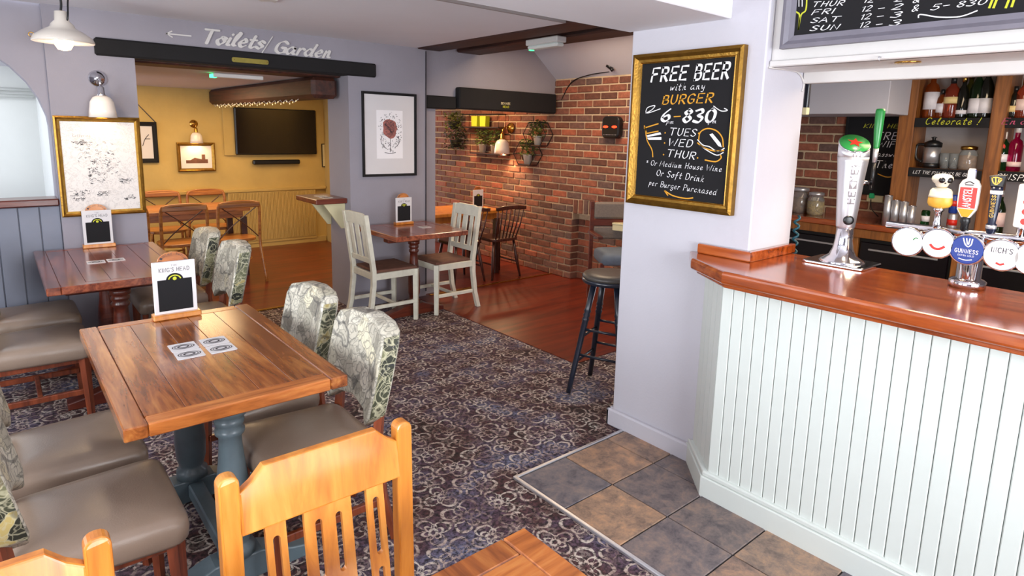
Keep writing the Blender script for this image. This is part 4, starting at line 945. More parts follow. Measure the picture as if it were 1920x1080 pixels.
# pendant over the far table
pd = thing('pendant_lamp', 'ivory enamel pendant lamp with glowing bulb hanging at top left', 'lamp', (.372, 4.47, 2.06))
MB().lathe([(.15, 0), (.152, .006), (.142, .03), (.10, .062), (.062, .082), (.056, .10), (.036, .12), (.033, .17), (.018, .175), (.016, .16), (.05, .095), (.095, .055), (.146, .004)], 32).build('shade', MT['enamel'], pd)
MB().lathe([(0, -.045), (.03, -.038), (.045, -.012), (.04, .02), (.018, .055), (.014, .09)], 18).build('bulb', MT['bulb'], pd)
MB().tube(crom_path([(0, 0, .175), (.005, .0, .22), (0, 0, .29)]), .006, 8).build('flex', MT['blackpl'], pd); MB().tube(crom_path([(-.02, 0, .17), (0, .02, .10), (.025, -.03, .13), (.035, -.01, .22), (.045, 0, .29)]), .005, 8).build('loose_flex', MT['blackpl'], pd)
MB().tube([(-.145-.012*math.cos(a), 0, .03+.012*math.sin(a)) for a in [2*PI*i/14 for i in range(14)]], .0025, 6, closed=True).build('ring', MT['brass'], pd)
point('pendant_light', (.372, 4.47, 2.0), 4, SOFT, .05)
# pipes beyond the arch
for z, lb in ((1.86, 'upper pale heating pipe on the wall beyond the arch'), (1.81, 'lower pale heating pipe on the wall beyond the arch')):
    t = thing('heating_pipe', lb, 'pipe', (-.7, 6.55, z)); MB().tube([(-.9, 0, 0), (1.0, 0, 0)], .014, 10).build('pipe', MT['paleblue'], t)
    for x in (-.4, .72): B('clip', MT['ink'], t, x-.008, x+.008, -.018, .048, -.02, .02)
# emergency lights
el = thing('emergency_light', 'white emergency light fitting under the dark ceiling beams', 'light fitting', (3.42, 3.72, 2.30), math.radians(-2))
B('base', MT['white'], el, -.05, .05, -.19, .19, 0, .045, c=.006); B('diffuser', plain('opal_diffuser', '#dfe6e2', .3, var=.02, bump=0), el, -.042, .042, -.18, .18, -.03, .002, c=.012); B('indicator', emit('green_led', '#35e07a', 3), el, -.02, .02, .155, .185, -.034, -.026)
q = at_z(412, 141, 2.03); e2 = thing('emergency_light', 'slim emergency light with green indicator on the back room ceiling', 'light fitting', (q.x, q.y, 2.04)); B('body', MT['white'], e2, -.06, .35, -.04, .04, -.03, .004, c=.006); B('indicator', emit('green_led_b', '#35e07a', 4), e2, -.075, -.03, -.03, .03, -.034, -.004)
# security camera and cable on the brick top
q = at_x(1150, 126, LX-.05); sc = thing('security_camera', 'small black and white camera with cable at top of brick wall', 'camera', q)
MB().lathe([(.035, 0), (.035, .012), (.02, .02)], 16, (.03, 0, 0), Matrix.Rotation(-PI/2, 3, 'Y')).build('mount', MT['white'], sc); MB().tube([(-.03, -.02, -.02), (-.06, .03, .02)], .022, 12).build('lens_barrel', MT['blackpl'], sc); MB().tube([(-.06, -.05, -.02), (-.07, -.03, -.04)], .018, 10).build('second_barrel', MT['blackpl'], sc)
MB().tube(crom_path([(.0, .05, -.04), (.01, .35, -.06), (.02, .6, -.12), (.03, .75, -.3)]), .006, 6).build('cable', MT['blackpl'], sc)
q = at_x(1151, 239, LX-.03); dv = thing('black_speaker', 'black rounded wall unit with two red lights on the brick wall', 'speaker', q)
MB().plate(rrect(-.115, .115, -.11, .11, .05, 5), -.06, .008, YZ, .018, 3).build('casing', MT['blackpl'], dv); rl = emit('red_glow', '#ff3418', 3)
for s in (-1, 1): MB().plate(circ(s*.058, .005, .034, 14, .012), -.064, -.056, YZ, .002, 1).build('red_light', rl, dv)
for i in range(9): B('slot', MT['steel'], dv, -.063, -.058, -.085+i*.02, -.075+i*.02, -.078, -.07)
# plants and shelves on the snug wall
def foliage(t, n, r, h, z0, seed, mat=None, c=(0, 0)):
    rn = random.Random(seed); mb = MB()
    for _ in range(n):
        a = rn.uniform(0, 2*PI); k = rn.random()**.5*r; x, y = c[0]+k*math.cos(a), c[1]+k*math.sin(a); z = z0+rn.random()*h; L = rn.uniform(.025, .055); b = rn.uniform(0, 2*PI); e = rn.uniform(-.4, 1)
        p = Vector((x, y, z)); u = Vector((math.cos(b), math.sin(b), e)).normalized()*L; v = Vector((-math.sin(b), math.cos(b), .2)).normalized()*L*.35
        mb.add([p, p+u*.5+v, p+u, p+u*.5-v], [(0,1,2,3)])
    o = mb.build('foliage', mat or MT['leaf'], t); o['kind'] = 'stuff'; return o
def pot_plant(label, p, s, seed, mat=None):
    t = thing('potted_plant', label, 'plant', p, 0, 'small potted plants on the brick snug wall')
    MB().lathe([(.03*s, 0), (.04*s, .075*s), (.044*s, .078*s), (.042*s, .085*s), (.034*s, .08*s)], 16).build('pot', mat or MT['terr'], t); foliage(t, 240, .085*s, .15*s, .07*s, seed)
def shelf_frame(label, y0, y1, z0, z1, hexa=False):
    t = thing('wire_shelf', label, 'shelf', (LX-.03, (y0+y1)/2, z0)); a, h = (y1-y0)/2, z1-z0
    P = [(-a, 0), (-a, h), (a, h), (a, 0)] if not hexa else [(-a*.5, 0), (-a, h/2), (-a*.5, h), (a*.5, h), (a, h/2), (a*.5, 0)]
    for dx in (0, -.11): MB().tube([(dx, y, z) for y, z in P], .005, 6, closed=True).build('wire_outline', MT['black'], t)
    for y, z in P: MB().tube([(0, y, z), (-.11, y, z)], .005, 6).build('wire_link', MT['black'], t)
    w = a if not hexa else a*.55; B('shelf_board', MT['spindle'], t, -.11, 0, -w, w, .0, .014); return t
def yz(px, py): p = at_x(px, py, LX-.06); return p.y, p.z
y1, z0 = yz(891, 287); y0, z1 = yz(953, 252); shelf_frame('rectangular black shelf with two pots left of the bell lamp', y0, y1, z0, z1)
for px, sd, lb in ((908, 1, 'leafy plant in pale pot, left one in the rectangular shelf'), (930, 2, 'leafy plant in pale pot, right one in the rectangular shelf')): y, z = yz(px, 287); pot_plant(lb, (LX-.085, y, z0+.014), 1.25, sd)
y1, z0 = yz(990, 273); y0, z1 = yz(1034, 230); shelf_frame('upper hexagonal black wire shelf right of the bell lamp', y0, y1, z0, z1, True); pot_plant('upper plant in a pale pot in the hexagonal shelf', (LX-.085, (y0+y1)/2, z0+.014), 1.2, 4)
y1, z0 = yz(972, 308); y0, z1 = yz(1014, 270); shelf_frame('lower hexagonal black wire shelf under the bell lamp', y0, y1, z0, z1, True); pot_plant('lower bushy plant in a pale pot below the bell lamp', (LX-.085, (y0+y1)/2, z0+.014), 1.3, 5)
y1, z0 = yz(876, 239); y0, z1 = yz(945, 214); shelf_frame('upper black shelf holding the lime bags', y0, y1, z0, z1)
for px, lb in ((896, 'lime green gift bag on the upper snug shelf, left one'), (912, 'lime green gift bag on the upper snug shelf, right one')):
    y, z = yz(px, 239); t = thing('gift_bag', lb, 'bag', (LX-.085, y, z0+.014)); lm = plain('lime_paper', '#b7c41e', .5, var=.08); MB().plate([(-.055, 0), (.055, 0), (.062, .13), (-.062, .13)], -.04, .03, YZ, .004, 1).build('bag', lm, t); MB().tube([(0, -.025, .125), (0, 0, .16), (0, .025, .125)], .003, 5).build('handle', MT['ink'], t)
for px, py, s, lb in ((865, 262, 2.6, 'large dark leafy plant hanging at the snug corner, lower one'), (862, 228, 2.2, 'olive leafy plant at the snug corner, upper one')):
    y, z = yz(px, py); t = thing('hanging_plant', lb, 'plant', (LX-.15, y, z)); MB().lathe([(.05, -.1), (.075, -.02), (.078, 0), (.07, -.01)], 14).build('pot', MT['slate'], t); foliage(t, 420, .06*s, .1*s, -.05*s, int(px), plain('olive_leaves_%d' % px, '#5d6528' if py < 250 else '#343c24', .6, var=.4, sc=30))
bt = thing('beam_sticker', 'small pale lettered sticker on the black snug lintel', 'sticker', at_y(948, 198, W-.042)); lettering(bt, 'BEWARE', (-.06, 0, .01), U, V, .022, .12, MT['cream'], 1.6, 0, None); lettering(bt, 'HEAD', (-.035, 0, -.022), U, V, .02, .08, MT['lime'], 1.6, 0, None)
bx = thing('storage_box', 'cream box on the wooden chair arm behind the stool', 'box', (4.66, 3.86, .692), .2); B('body', MT['cream'], bx, -.07, .07, -.09, .09, 0, .07, c=.004); B('lid', MT['cream'], bx, -.073, .073, -.093, .093, .058, .075, c=.003)
# ================================================================== CHALKBOARDS
# FREE BEER board on the white pillar (plane x = 2.557, faces -X); local: +Xl = -Y world
PX = 2.556
fb = thing('chalkboard', 'gold framed chalkboard reading FREE BEER on the white pillar', 'sign', (PX, 1.787, 1.267), -PI/2)
aw, ah = .303, .745
frame(fb, -aw, aw, 0, ah, .046, MT['gold'], .032); frame(fb, -aw+.04, aw-.04, .04, ah-.04, .012, MT['brass'], .02)
B('slate_panel', MT['slate'], fb, -aw+.04, aw-.04, -.014, 0, .04, ah-.04, c=0)
YF = -.0146
p00, p10 = at_x(1205, 353, PX), at_x(1365, 380, PX)
def fbp(px, py): p = at_x(px, py, PX-.015); return (-(p.y-1.787), p.z-1.267)
def fl(text, x0, y0, x1, y1, hpx, mat, wd=1.4, sl=.18, pen=(.7, .4), gap=2.2):
    a, b = fbp(x0, y0), fbp(x1, y1); o = Vector((a[0], YF, a[1])); u = Vector((b[0]-a[0], 0, b[1]-a[1])); L = u.length; u.normalize(); v = Vector((-u.z, 0, u.x)); 
    full = strokes(text, gap, sl)[1]; x = 0          # one part for each word
    for wn_ in text.split(' '):
        ww_ = strokes(wn_, gap, sl)[1]; lettering(fb, wn_, o+u*(L*x/full), u, v, hpx, L*ww_/full, mat, wd, sl, pen, gap=gap); x += ww_+gap+4.5
fl('FREE', 1219, 153, 1285, 149, .062, MT['chalk'], 2.1); fl('BEER', 1300, 150, 1364, 146, .066, MT['chalk'], 2.1)
fl('with any', 1256, 170, 1320, 167, .032, MT['chalk'], 1.0)
fl('BURGER', 1240, 196, 1334, 192, .042, MT['ochre'], 1.6)
fl('6', 1238, 228, 1253, 227, .056, MT['chalk'], 2.2); fl('-', 1262, 226, 1272, 226, .04, MT['ochre'], 1.6); fl('830', 1278, 229, 1336, 229, .058, MT['chalk'], 2.3)
fl('pm', 1249, 232, 1262, 232, .02, MT['chalk'], 1.0); fl('pm', 1328, 231, 1342, 231, .02, MT['chalk'], 1.0)
fl('TUES', 1254, 253, 1303, 256, .034, MT['chalk'], 1.2); fl('WED', 1252, 273, 1296, 276, .034, MT['chalk'], 1.2); fl('THUR', 1249, 293, 1301, 299, .034, MT['chalk'], 1.2)
for x, y in ((1247, 249), (1310, 250), (1246, 268), (1244, 290), (1308, 296)): a = fbp(x, y); filled(fb, circ(a[0], a[1], .004, 8), (0, YF, 0), U, V, MT['ochre'], 'dot')
fl('* Or Medium House Wine', 1211, 309, 1352, 322, .026, MT['chalk'], 1.0); fl('Or Soft Drink', 1230, 329, 1318, 341, .030, MT['chalk'], 1.1); fl('per Burger Purchased', 1216, 347, 1342, 366, .028, MT['chalk'], 1.0)
def dr(pts, wd, mat, sm=True): scribble(fb, [[fbp(*p) for p in L] for L in pts], (0, YF-.0003, 0), U, V, wd, mat, 'drawing', sm)
dr([[(1247, 358), (1262, 367), (1285, 372), (1299, 371)], [(1246, 358), (1252, 366)]], .006, MT['ochre'])
dr([[(1211, 212), (1222, 206), (1228, 198), (1214, 202), (1213, 212), (1238, 204)], [(1338, 199), (1352, 208), (1364, 207), (1358, 203)]], .004, MT['chalk'])
dr([[(1208, 240), (1234, 232)], [(1208, 236), (1212, 248)], [(1210, 240), (1213, 262), (1222, 280), (1224, 294)], [(1213, 250), (1234, 246)]], .006, MT['ochre'])
for q in (((1212, 254), (1238, 248), (1240, 252), (1214, 257)), ((1213, 258), (1240, 257), (1240, 262), (1216, 262))): filled(fb, [fbp(*p) for p in q], (0, YF-.0004, 0), U, V, MT['chalk'], 'drawing')
dr([[(1310, 262), (1313, 248), (1326, 241), (1343, 245), (1354, 258), (1356, 275)], [(1308, 268), (1320, 277), (1340, 283), (1357, 282)], [(1322, 300), (1342, 303), (1352, 296), (1350, 290)]], .006, MT['ochre'])
dr([[(1308, 262), (1318, 272), (1330, 275), (1345, 284), (1358, 278)], [(1312, 272), (1326, 282), (1344, 291), (1356, 286)]], .0045, MT['chalk'])
filled(fb, [fbp(*p) for p in ((1330, 252), (1336, 250), (1351, 268), (1353, 276), (1347, 274))], (0, YF-.0004, 0), U, V, MT['chalk'], 'drawing')
# opening hours board on the bar header
hb_ = thing('chalkboard', 'grey framed chalkboard of opening hours above the bar', 'sign', (2.598, .02, 1.985), -PI/2)
hw, hh = 1.33, .375
frame(hb_, -hw, hw, 0, hh, .05, MT['greyframe'], .03); B('slate_panel', MT['slate'], hb_, -hw+.04, hw-.04, -.014, 0, .045, hh-.04, c=0)
def hbp(px, py): p = at_x(px, py, 2.598-.015); return (-(p.y-.02), p.z-1.985)
def hl(text, x0, y0, x1, y1, h, mat, wd=1.3):
    a, b = hbp(x0, y0), hbp(x1, y1); o = Vector((a[0], -.0146, a[1])); u = Vector((b[0]-a[0], 0, b[1]-a[1])); L = u.length; u.normalize(); lettering(hb_, text, o, u, Vector((-u.z, 0, u.x)), h, L, mat, wd, .25, (.7, .5))
rows = [('THUR', 13, '12', '2'), ('FRI', 28, '12', '2'), ('SAT', 43, '12', '3'), ('SUN', 58, '12', '3')]
for i, (dn, y, a, b) in enumerate(rows):
    hl(dn, 1521-i*1.5, y, 1521-i*1.5+(58 if len(dn) == 4 else 40 if dn == 'FRI' else 52), y-3, .0185, MT['chalk'])
    yy = y-8
    if i: hl('12', 1616-i*2, yy+2-5*0, 1634-i*2, yy, .0185, MT['chalk']); hl('-', 1646-i*2, yy+1, 1656-i*2, yy, .0185, MT['chalk']); hl(b, 1672-i*2, yy-2, 1689-i*2, yy-3, .0185, MT['chalk'])
hl('12', 1618, 5, 1636, 4, .0185, MT['chalk']); hl('-', 1648, 4, 1658, 3, .0185, MT['chalk']); hl('2', 1675, 3, 1690, 2, .0185, MT['chalk'])
hl('&', 1708, 22, 1720, 20, .02, MT['chalk']); hl('&', 1710, 6, 1722, 4, .02, MT['chalk']); hl('5', 1743, 19, 1757, 18, .0185, MT['chalk']); hl('-', 1766, 16, 1776, 15, .0185, MT['chalk']); hl('830', 1791, 14, 1845, 8, .0185, MT['chalk'])
def hd(L, wd, mat): scribble(hb_, [[hbp(*p) for p in l] for l in L], (0, -.0148, 0), U, V, wd, mat, 'drawing')
hd([[(1722, 33), (1726, 27), (1760, 32), (1800, 31), (1832, 20)]], .004, MT['chalk'])
hd([[(1491, -14), (1490, 18), (1499, 28), (1497, 55)], [(1513, -14), (1511, 18), (1502, 28), (1497, 55)]], .006, MT['lime']); hd([[(1498, -12), (1498, 12)], [(1504, -12), (1504, 12)]], .003, MT['chalk'])
hd([[(1855, 14), (1862, -4)], [(1863, 14), (1870, -4)], [(1886, 14), (1893, -4)], [(1897, 12), (1903, -6)]], .007, MT['lime'])
# cable, hook, downlights on the header
cb_ = thing('wall_cable', 'thin white cable running down the header corner', 'cable', (2.59, 1.385, 1.9)); pth = [at_x(1452, 2, 2.592), at_x(1447, 60, 2.592), at_x(1441, 118, 2.592), at_x(1446, 127, 2.592), at_y(1470, 130, 1.396), at_y(1496, 136, 1.396), at_y(1507, 155, 1.396), at_y(1504, 172, 1.396)]
MB().tube(crom_path([p-Vector((2.59, 1.385, 1.9)) for p in pth]), .004, 6).build('cable', MT['white'], cb_)
q = at_x(1651, 107, 2.58); hk = thing('cup_hook', 'tiny screw hook on the white bar header', 'hook', q); MB().tube(crom_path([(.005, 0, 0), (-.012, 0, 0), (-.016, 0, -.01), (-.008, 0, -.014)]), .0025, 6).build('hook', MT['steel'], hk)
for px, lb in ((1702, 'recessed downlight in the bar header soffit'),):
    q = at_z(px, 117, 1.914); t = thing('downlight', lb, 'light', q); MB().lathe([(.045, -.004), (.043, .002), (.03, .0), (.034, -.005)], 24).build('bezel', MT['brass'], t); MB().lathe([(.03, -.002), (0, -.003)], 20).build('lens', MT['bulb'], t)
    spot('bar_downlight', (q.x, q.y, 1.90), (q.x+.05, q.y, 1.0), 14, SOFT, 1.7, .03)
spot('bar_downlight_b', (2.76, .25, 1.90), (2.8, .25, 1.0), 12, SOFT, 1.7, .03)

# ================================================================== BACK BAR
BC = 1.0; BFX = 4.95
bc = thing('back_counter', 'brown oak back counter with black fridges behind the bar', 'counter', (BFX, .8, 0))
B('worktop', MT['counter'], bc, 0, .46, -2.6, 2.0, BC-.045, BC, c=.006); B('front_rail', MT['backwood'], bc, .01, .05, -2.6, 1.9, BC-.11, BC-.045)
for i, (a, b) in enumerate(((1.1, 1.85), (.45, 1.06), (-.2, .41), (-.85, -.24), (-1.5, -.89))):
    o = B('fridge', MT['blackpl'], bc, .06, .44, a, b, .04, BC-.11, c=.008); B('fridge_door', MT['screen'], o, .04, .06, a+.02, b-.02, .08, BC-.14, c=.005); B('handle', MT['steel'], o, .03, .04, a+.08, b-.08, BC-.2, BC-.185)
for y in (1.88, 1.075, .43, -.22): B('divider', MT['backwood'], bc, .03, .44, y-.02, y+.02, 0, BC-.05)
SX = 5.14
def by(px, py=250): return at_x(px, py, SX).y
def bz(px, py): return at_x(px, py, SX).z
yA1, yA0 = by(1681), by(1712); yB1, yB0 = by(1852), by(1882)
sh = thing('back_bar_shelves', 'brown oak shelf unit with black lettered shelf edges behind the bar', 'shelf', (SX, 0, BC))
def shb(name, mat, *a, **k): return B(name, mat, sh, *a, **k)
shb('upright', MT['backwood'], 0, .28, yA0, yA1, .0, 1.1, c=.006); shb('upright', MT['backwood'], 0, .28, yB0, yB1, .0, 1.1, c=.006); shb('upright', MT['backwood'], 0, .28, -.35, -.22, .0, 1.1, c=.006)
zt = bz(1790, 221)-BC; zm = bz(1770, 317)-BC
zmR = bz(1900, 322)-BC
for (a, b, z) in ((yB1, yA0, zt), (yB1, yA0, zm), (-.22, yB0, zt), (-.22, yB0, zmR)):
    shb('shelf', MT['backwood'], .02, .28, a, b, z-.03, z, c=.002); shb('shelf_edge', MT['slate'], .0, .02, a, b, z-.065, z, c=.002)
shb('back_panel', MT['taupe'], .265, .279, -.22, yA0, 0, 1.1, c=0)
def sl_(text, x0, y0, x1, y1, h, mat, wd=1.2):
    a, b = at_x(x0, y0, SX-.001), at_x(x1, y1, SX-.001); lettering(sh, text, a-Vector((SX, 0, BC)), (0, -1, 0), V, h, abs(b.y-a.y), mat, wd, .25, (.6, .5))
sl_('Celebrate !', 1734, 233, 1835, 233, .045, MT['lime'], 1.1); sl_('LET THE FUN TIMES BE GIN', 1711, 325, 1815, 332, .022, MT['chalk'], 1.4); sl_('GINSPIRATION', 1866, 336, 1990, 345, .038, MT['chalk'], 1.2); sl_('Enjoy', 1876, 233, 1935, 233, .04, MT['pink'], 1.1)
# bottles
BTL = {'spirit': [(.0, 0), (.036, 0), (.038, .01), (.038, .16), (.030, .19), (.014, .205), (.013, .27), (.016, .272), (.016, .285), (.0, .287)],
       'round': [(.0, 0), (.040, 0), (.043, .01), (.043, .14), (.036, .18), (.020, .20), (.014, .215), (.014, .255), (.0, .257)],
       'wine': [(.0, 0), (.036, 0), (.038, .01), (.038, .18), (.028, .215), (.014, .245), (.013, .31), (.0, .312)]}
def bottle(label, kind, p, s, glass, lab, cap, z0=.05, z1=.13, group='bottles on the back bar', labz=True):
    t = thing('bottle', label, 'bottle', p, 0, group); pr = [(r*s, z*s) for r, z in BTL[kind]]; MB().lathe(pr[:-3] if False else pr, 16).build('glass', glass, t)
    rm = max(r for r, z in pr)
    if lab: MB().lathe([(rm+.0008, z0*s), (rm+.0008, z1*s)], 16).build('label_wrap', lab, t)
    top = pr[-1][1]; MB().lathe([(.016*s, top-.045*s), (.0165*s, top-.0), (0, top+.002)], 12).build('cap', cap, t)
    return t
amber = glassy('amber_glass', '#c9651c'); rose = glassy('rose_glass', '#d8603f'); greeng = glassy('green_glass', '#2b4a22'); darkg = plain('dark_wine_glass', '#14140f', .08, var=.1, bump=0); clear = glassy('clear_glass', '#e8eef0'); mag = glassy('magenta_glass', '#b3124e'); gin = glassy('deep_green_gin_glass', '#1f5a2c'); olive = glassy('olive_glass', '#7e7a1e')
labw = plain('white_bottle_paper', '#ddd9df', .5, var=.06, sc=60, bump=0); labc = plain('cream_bottle_paper', '#e2c98c', .5, var=.06, sc=60, bump=0); labp = plain('pale_pink_bottle_paper', '#dfc4bd', .5, var=.06, sc=60, bump=0)
def on_shelf(px, z, X=SX+.1): p = at_x(px, 220, X); return (X, p.y, z)
ZT = BC+zt; ZM = BC+zm; ZR = BC+zmR
for px, kd, s, g, lb_, cp, a, b, txt in ((1742, 'spirit', 1.22, amber, labw, MT['brass'], .05, .15, 'amber spirit bottle with tall white label, leftmost on the top shelf'),
    (1762, 'round', .78, amber, labw, MT['blackpl'], .05, .13, 'small amber bottle with white label on the top shelf'),
    (1780, 'round', 1.12, rose, labc, MT['blackpl'], .09, .13, 'rose-orange round bottle with cream band on the top shelf'),
    (1800, 'wine', .92, darkg, labw, MT['brass'], .03, .06, 'nearly black bottle with tiny label in the middle of the top shelf'),
    (1812, 'wine', 1.0, olive, labc, MT['brass'], .09, .13, 'olive yellow bottle behind the dark bottles on the top shelf'),
    (1826, 'wine', 1.1, greeng, labw, MT['ceramic'], .03, .12, 'green wine bottle with large pale label on the top shelf'),
    (1843, 'wine', 1.1, darkg, labw, MT['ceramic'], .03, .12, 'dark bottle with large pale label beside the right upright')):
    dx = .05 if px in (1812,) else 0; bottle(txt, kd, on_shelf(px, ZT, SX+.08+dx), s, g, lb_, cp, a, b)
for px, kd, s, g, lb_, cp, a, b, txt in ((1898, 'round', .8, darkg, labc, MT['blackpl'], .05, .1, 'short dark bottle with banded label at right end of top shelf'), (1914, 'round', 1.0, rose, labp, MT['brass'], .05, .12, 'pinkish bottle with pale label at right end of top shelf'), (1934, 'spirit', 1.1, amber, labw, MT['brass'], .05, .13, 'amber bottle mostly outside the frame on the top shelf')): bottle(txt, kd, on_shelf(px, ZT, SX+.08), s, g, lb_, cp, a, b)
t = bottle('deep green gin bottle with white cap and red seal on the middle right shelf', 'round', on_shelf(1889, ZR, SX+.08), 1.0, gin, labw, MT['ceramic'], .06, .11); filled(t, circ(0, .16, .022, 12), (-.038, 0, 0), (0, -1, 0), V, MT['red'], 'red_seal')
bottle('magenta gin bottle with cream band on the middle right shelf', 'spirit', on_shelf(1914, ZR, SX+.08), 1.05, mag, labp, MT['ceramic'], .03, .06)
bottle('green bottle with pale label on right back counter, left of the pair', 'wine', on_shelf(1881, BC+.001, SX+.07), .95, greeng, labp, MT['steel'], .06, .16); bottle('green bottle with pale label on right back counter, right of the pair', 'wine', on_shelf(1901, BC+.001, SX+.07), .97, greeng, labp, MT['steel'], .06, .16)
# jug / french press, glasses, jar on the middle shelf
p = on_shelf(1757, ZM, SX+.1); cp_ = thing('coffee_press', 'black and steel coffee press on the middle shelf', 'jug', p)
MB().lathe([(.055, 0), (.055, .03), (.05, .035)], 18).build('foot', MT['blackpl'], cp_); MB().lathe([(.05, .03), (.052, .15), (.048, .15)], 18).build('beaker', MT['steel'], cp_); MB().lathe([(.056, .15), (.056, .18), (.03, .195), (.012, .2), (.012, .215), (.02, .22), (0, .225)], 18).build('lid', MT['blackpl'], cp_)
MB().tube(crom_path([(0, .05, .165), (0, .10, .16), (0, .10, .07), (0, .06, .04)]), .01, 8).build('handle', MT['blackpl'], cp_)
for px, lb in ((1783, 'clear glass on the middle shelf, nearest the coffee press'), (1800, 'clear glass on the middle shelf, beside the lidded jar')):
    p = on_shelf(px, ZM, SX+.08); t = thing('drinking_glass', lb, 'glass', p, 0, 'glasses on the middle shelf'); MB().lathe([(.0, .004), (.026, 0), (.034, .11), (.032, .11), (.024, .008), (0, .01)], 16).build('tumbler', clear, t)
def jar(label, p, s, fill, lidm, name='storage_jar'):
    t = thing(name, label, 'jar', p); MB().lathe([(0, 0), (.05*s, 0), (.056*s, .02*s), (.056*s, .11*s), (.045*s, .13*s), (.043*s, .14*s)], 18).build('glass', clear, t); MB().lathe([(0, .003*s), (.049*s, .004*s), (.052*s, .09*s), (0, .1*s)], 16).build('contents', fill, t); MB().lathe([(.05*s, .138*s), (.05*s, .16*s), (.03*s, .165*s), (0, .167*s)], 18).build('lid', lidm, t)
brn = plain('brown_biscuits', '#9c6a3a', .8, var=.4, sc=60); goldb = plain('golden_pretzels', '#c9a540', .5, var=.5, sc=90, bump=.8, bsc=150)
jar('glass jar with copper lid on the middle shelf', on_shelf(1826, ZM, SX+.09), 1.0, brn, MT['brass'])
jar('jar of golden snacks on the back counter by the brick wall', (5.15, at_x(1530, 380, 5.15).y, BC), 1.15, goldb, MT['steel']); jar('jar of pale snacks at the left end of the back counter', (5.2, at_x(1500, 380, 5.2).y, BC), 1.3, brn, MT['steel'])
# steel cups, cans, socket on the back counter
for i, (px, h) in enumerate(((1663, .22), (1678, .19), (1694, .185), (1709, .16))):
    p = (5.02, at_x(px, 400, 5.02).y, BC); t = thing('steel_cup', ('tallest steel cup, leftmost of four on the back counter', 'steel cup second from left on the back counter', 'steel cup third from left on the back counter', 'shortest steel cup, rightmost of four on the back counter')[i], 'cup', p, 0, 'steel cups on the back counter')
    MB().lathe([(0, 0), (.024, 0), (.027, h), (.0255, h), (.022, .005), (0, .006)], 18).build('cup', MT['steel'], t); MB().tube([(.0275*math.cos(2*PI*k/20), .0275*math.sin(2*PI*k/20), h) for k in range(20)], .0016, 5, closed=True).build('rim', MT['chrome'], t)
for px, c, lb, X in ((1786, MT['bluel'], 'blue and silver drink can stacked beneath the middle shelf', 5.2), (1736, gin, 'dark green bottle-shaped can left of the skull handle', 5.12), (1788, MT['steel'], 'silver and red can in front on the back counter', 5.06)):
    p = (X, at_x(px, 400, X).y, BC+(.12 if c is MT['bluel'] else 0)); t = thing('drink_can', lb, 'can', p, 0, 'cans on the back counter'); MB().lathe([(0, 0), (.024, 0), (.027, .008), (.027, .12), (.022, .13), (0, .13)], 16).build('body', c, t); MB().lathe([(.0275, .05), (.0275, .09)], 16).build('printed_band', MT['red'] if c is not gin else labw, t)
    if c is MT['bluel']:
        t2 = thing('drink_can', 'silver can under the blue can at the back', 'can', (p[0], p[1], BC), 0, 'cans on the back counter'); MB().lathe([(0, 0), (.024, 0), (.027, .008), (.027, .112), (.022, .119), (0, .119)], 16).build('body', MT['steel'], t2); MB().lathe([(.0275, .03), (.0275, .08)], 16).build('printed_band', MT['red'], t2)
p = (5.1, at_x(1765, 412, 5.1).y, BC); t = thing('saucer', 'white saucer on the back counter behind the skull handle', 'plate', p); MB().lathe([(0, .002), (.05, .002), (.075, .014), (.074, .016), (.05, .006), (0, .005)], 22).build('plate', MT['ceramic'], t)
q = at_x(1643, 367, BX-.005); t = thing('wall_socket', 'wall socket with green plug beside the silver beer font', 'socket', (BX-.021, q.y, q.z)); B('face_plate', MT['cream'], t, -.01, .012, -.06, .06, -.05, .05, c=.003); B('plug', emit('green_plug', '#1f8f5a', .15), t, -.04, -.008, .0, .035, -.02, .02, c=.006); MB().tube(crom_path([(-.03, .02, -.03), (-.05, 0, -.1), (-.03, -.05, -.16)]), .004, 6).build('flex', MT['blackpl'], t)
# chalkboard on the bar brick wall
a, b = at_x(1592, 217, BX-.03), at_x(1688, 370, BX-.03); wb = thing('chalkboard', 'black chalkboard behind the silver beer font', 'sign', (BX-.025, (a.y+b.y)/2, b.z), -PI/2); ww = abs(a.y-b.y)/2; hh2 = a.z-b.z
B('slate_panel', MT['slate'], wb, -ww, ww, -.02, 0, 0, hh2); 
for s in (-1, 1): B('edge_strip', MT['black'], wb, s*ww-.01, s*ww+.01, -.026, .0, 0, hh2)
for tx, x, z, w_, h_, m_ in (('KING HEAD', -.1, .72, .34, .03, MT['lime']), ('FREE', .0, .60, .2, .055, MT['chalk']), ('WIFI', .02, .52, .14, .045, MT['chalk']), ('password', .0, .42, .22, .035, MT['chalk']), ('Thead1', .02, .30, .24, .055, MT['chalk'])): lettering(wb, tx, (x, -.0206, z*hh2/.85), U, V, h_, w_, m_, 1.3, .2)
scribble(wb, [[(.05, .17), (.12, .15), (.2, .17)]], (0, -.0206, 0), U, V, .008, MT['ochre'], 'drawing')
t = thing('hanging_strap', 'dark strap with wooden peg hanging beside the pillar', 'strap', at_y(1511, 150, 1.42)+Vector((.03, 0, 0))); B('strap', MT['navy'], t, -.012, .012, -.01, .01, -.13, .02); B('peg', MT['cream'], t, -.014, .014, -.012, .012, -.16, -.125)
q = at_z(1484, 470, 1.075); t = thing('twisted_lead', 'teal and black twisted lead hanging at the pillar end of the bar', 'cable', (2.99, 1.40, 1.0)); MB().tube([(.012*math.cos(k*.9), .012*math.sin(k*.9), -.05+k*.006) for k in range(50)], .006, 6).build('coil', plain('teal_cord', '#1f5666', .4), t)

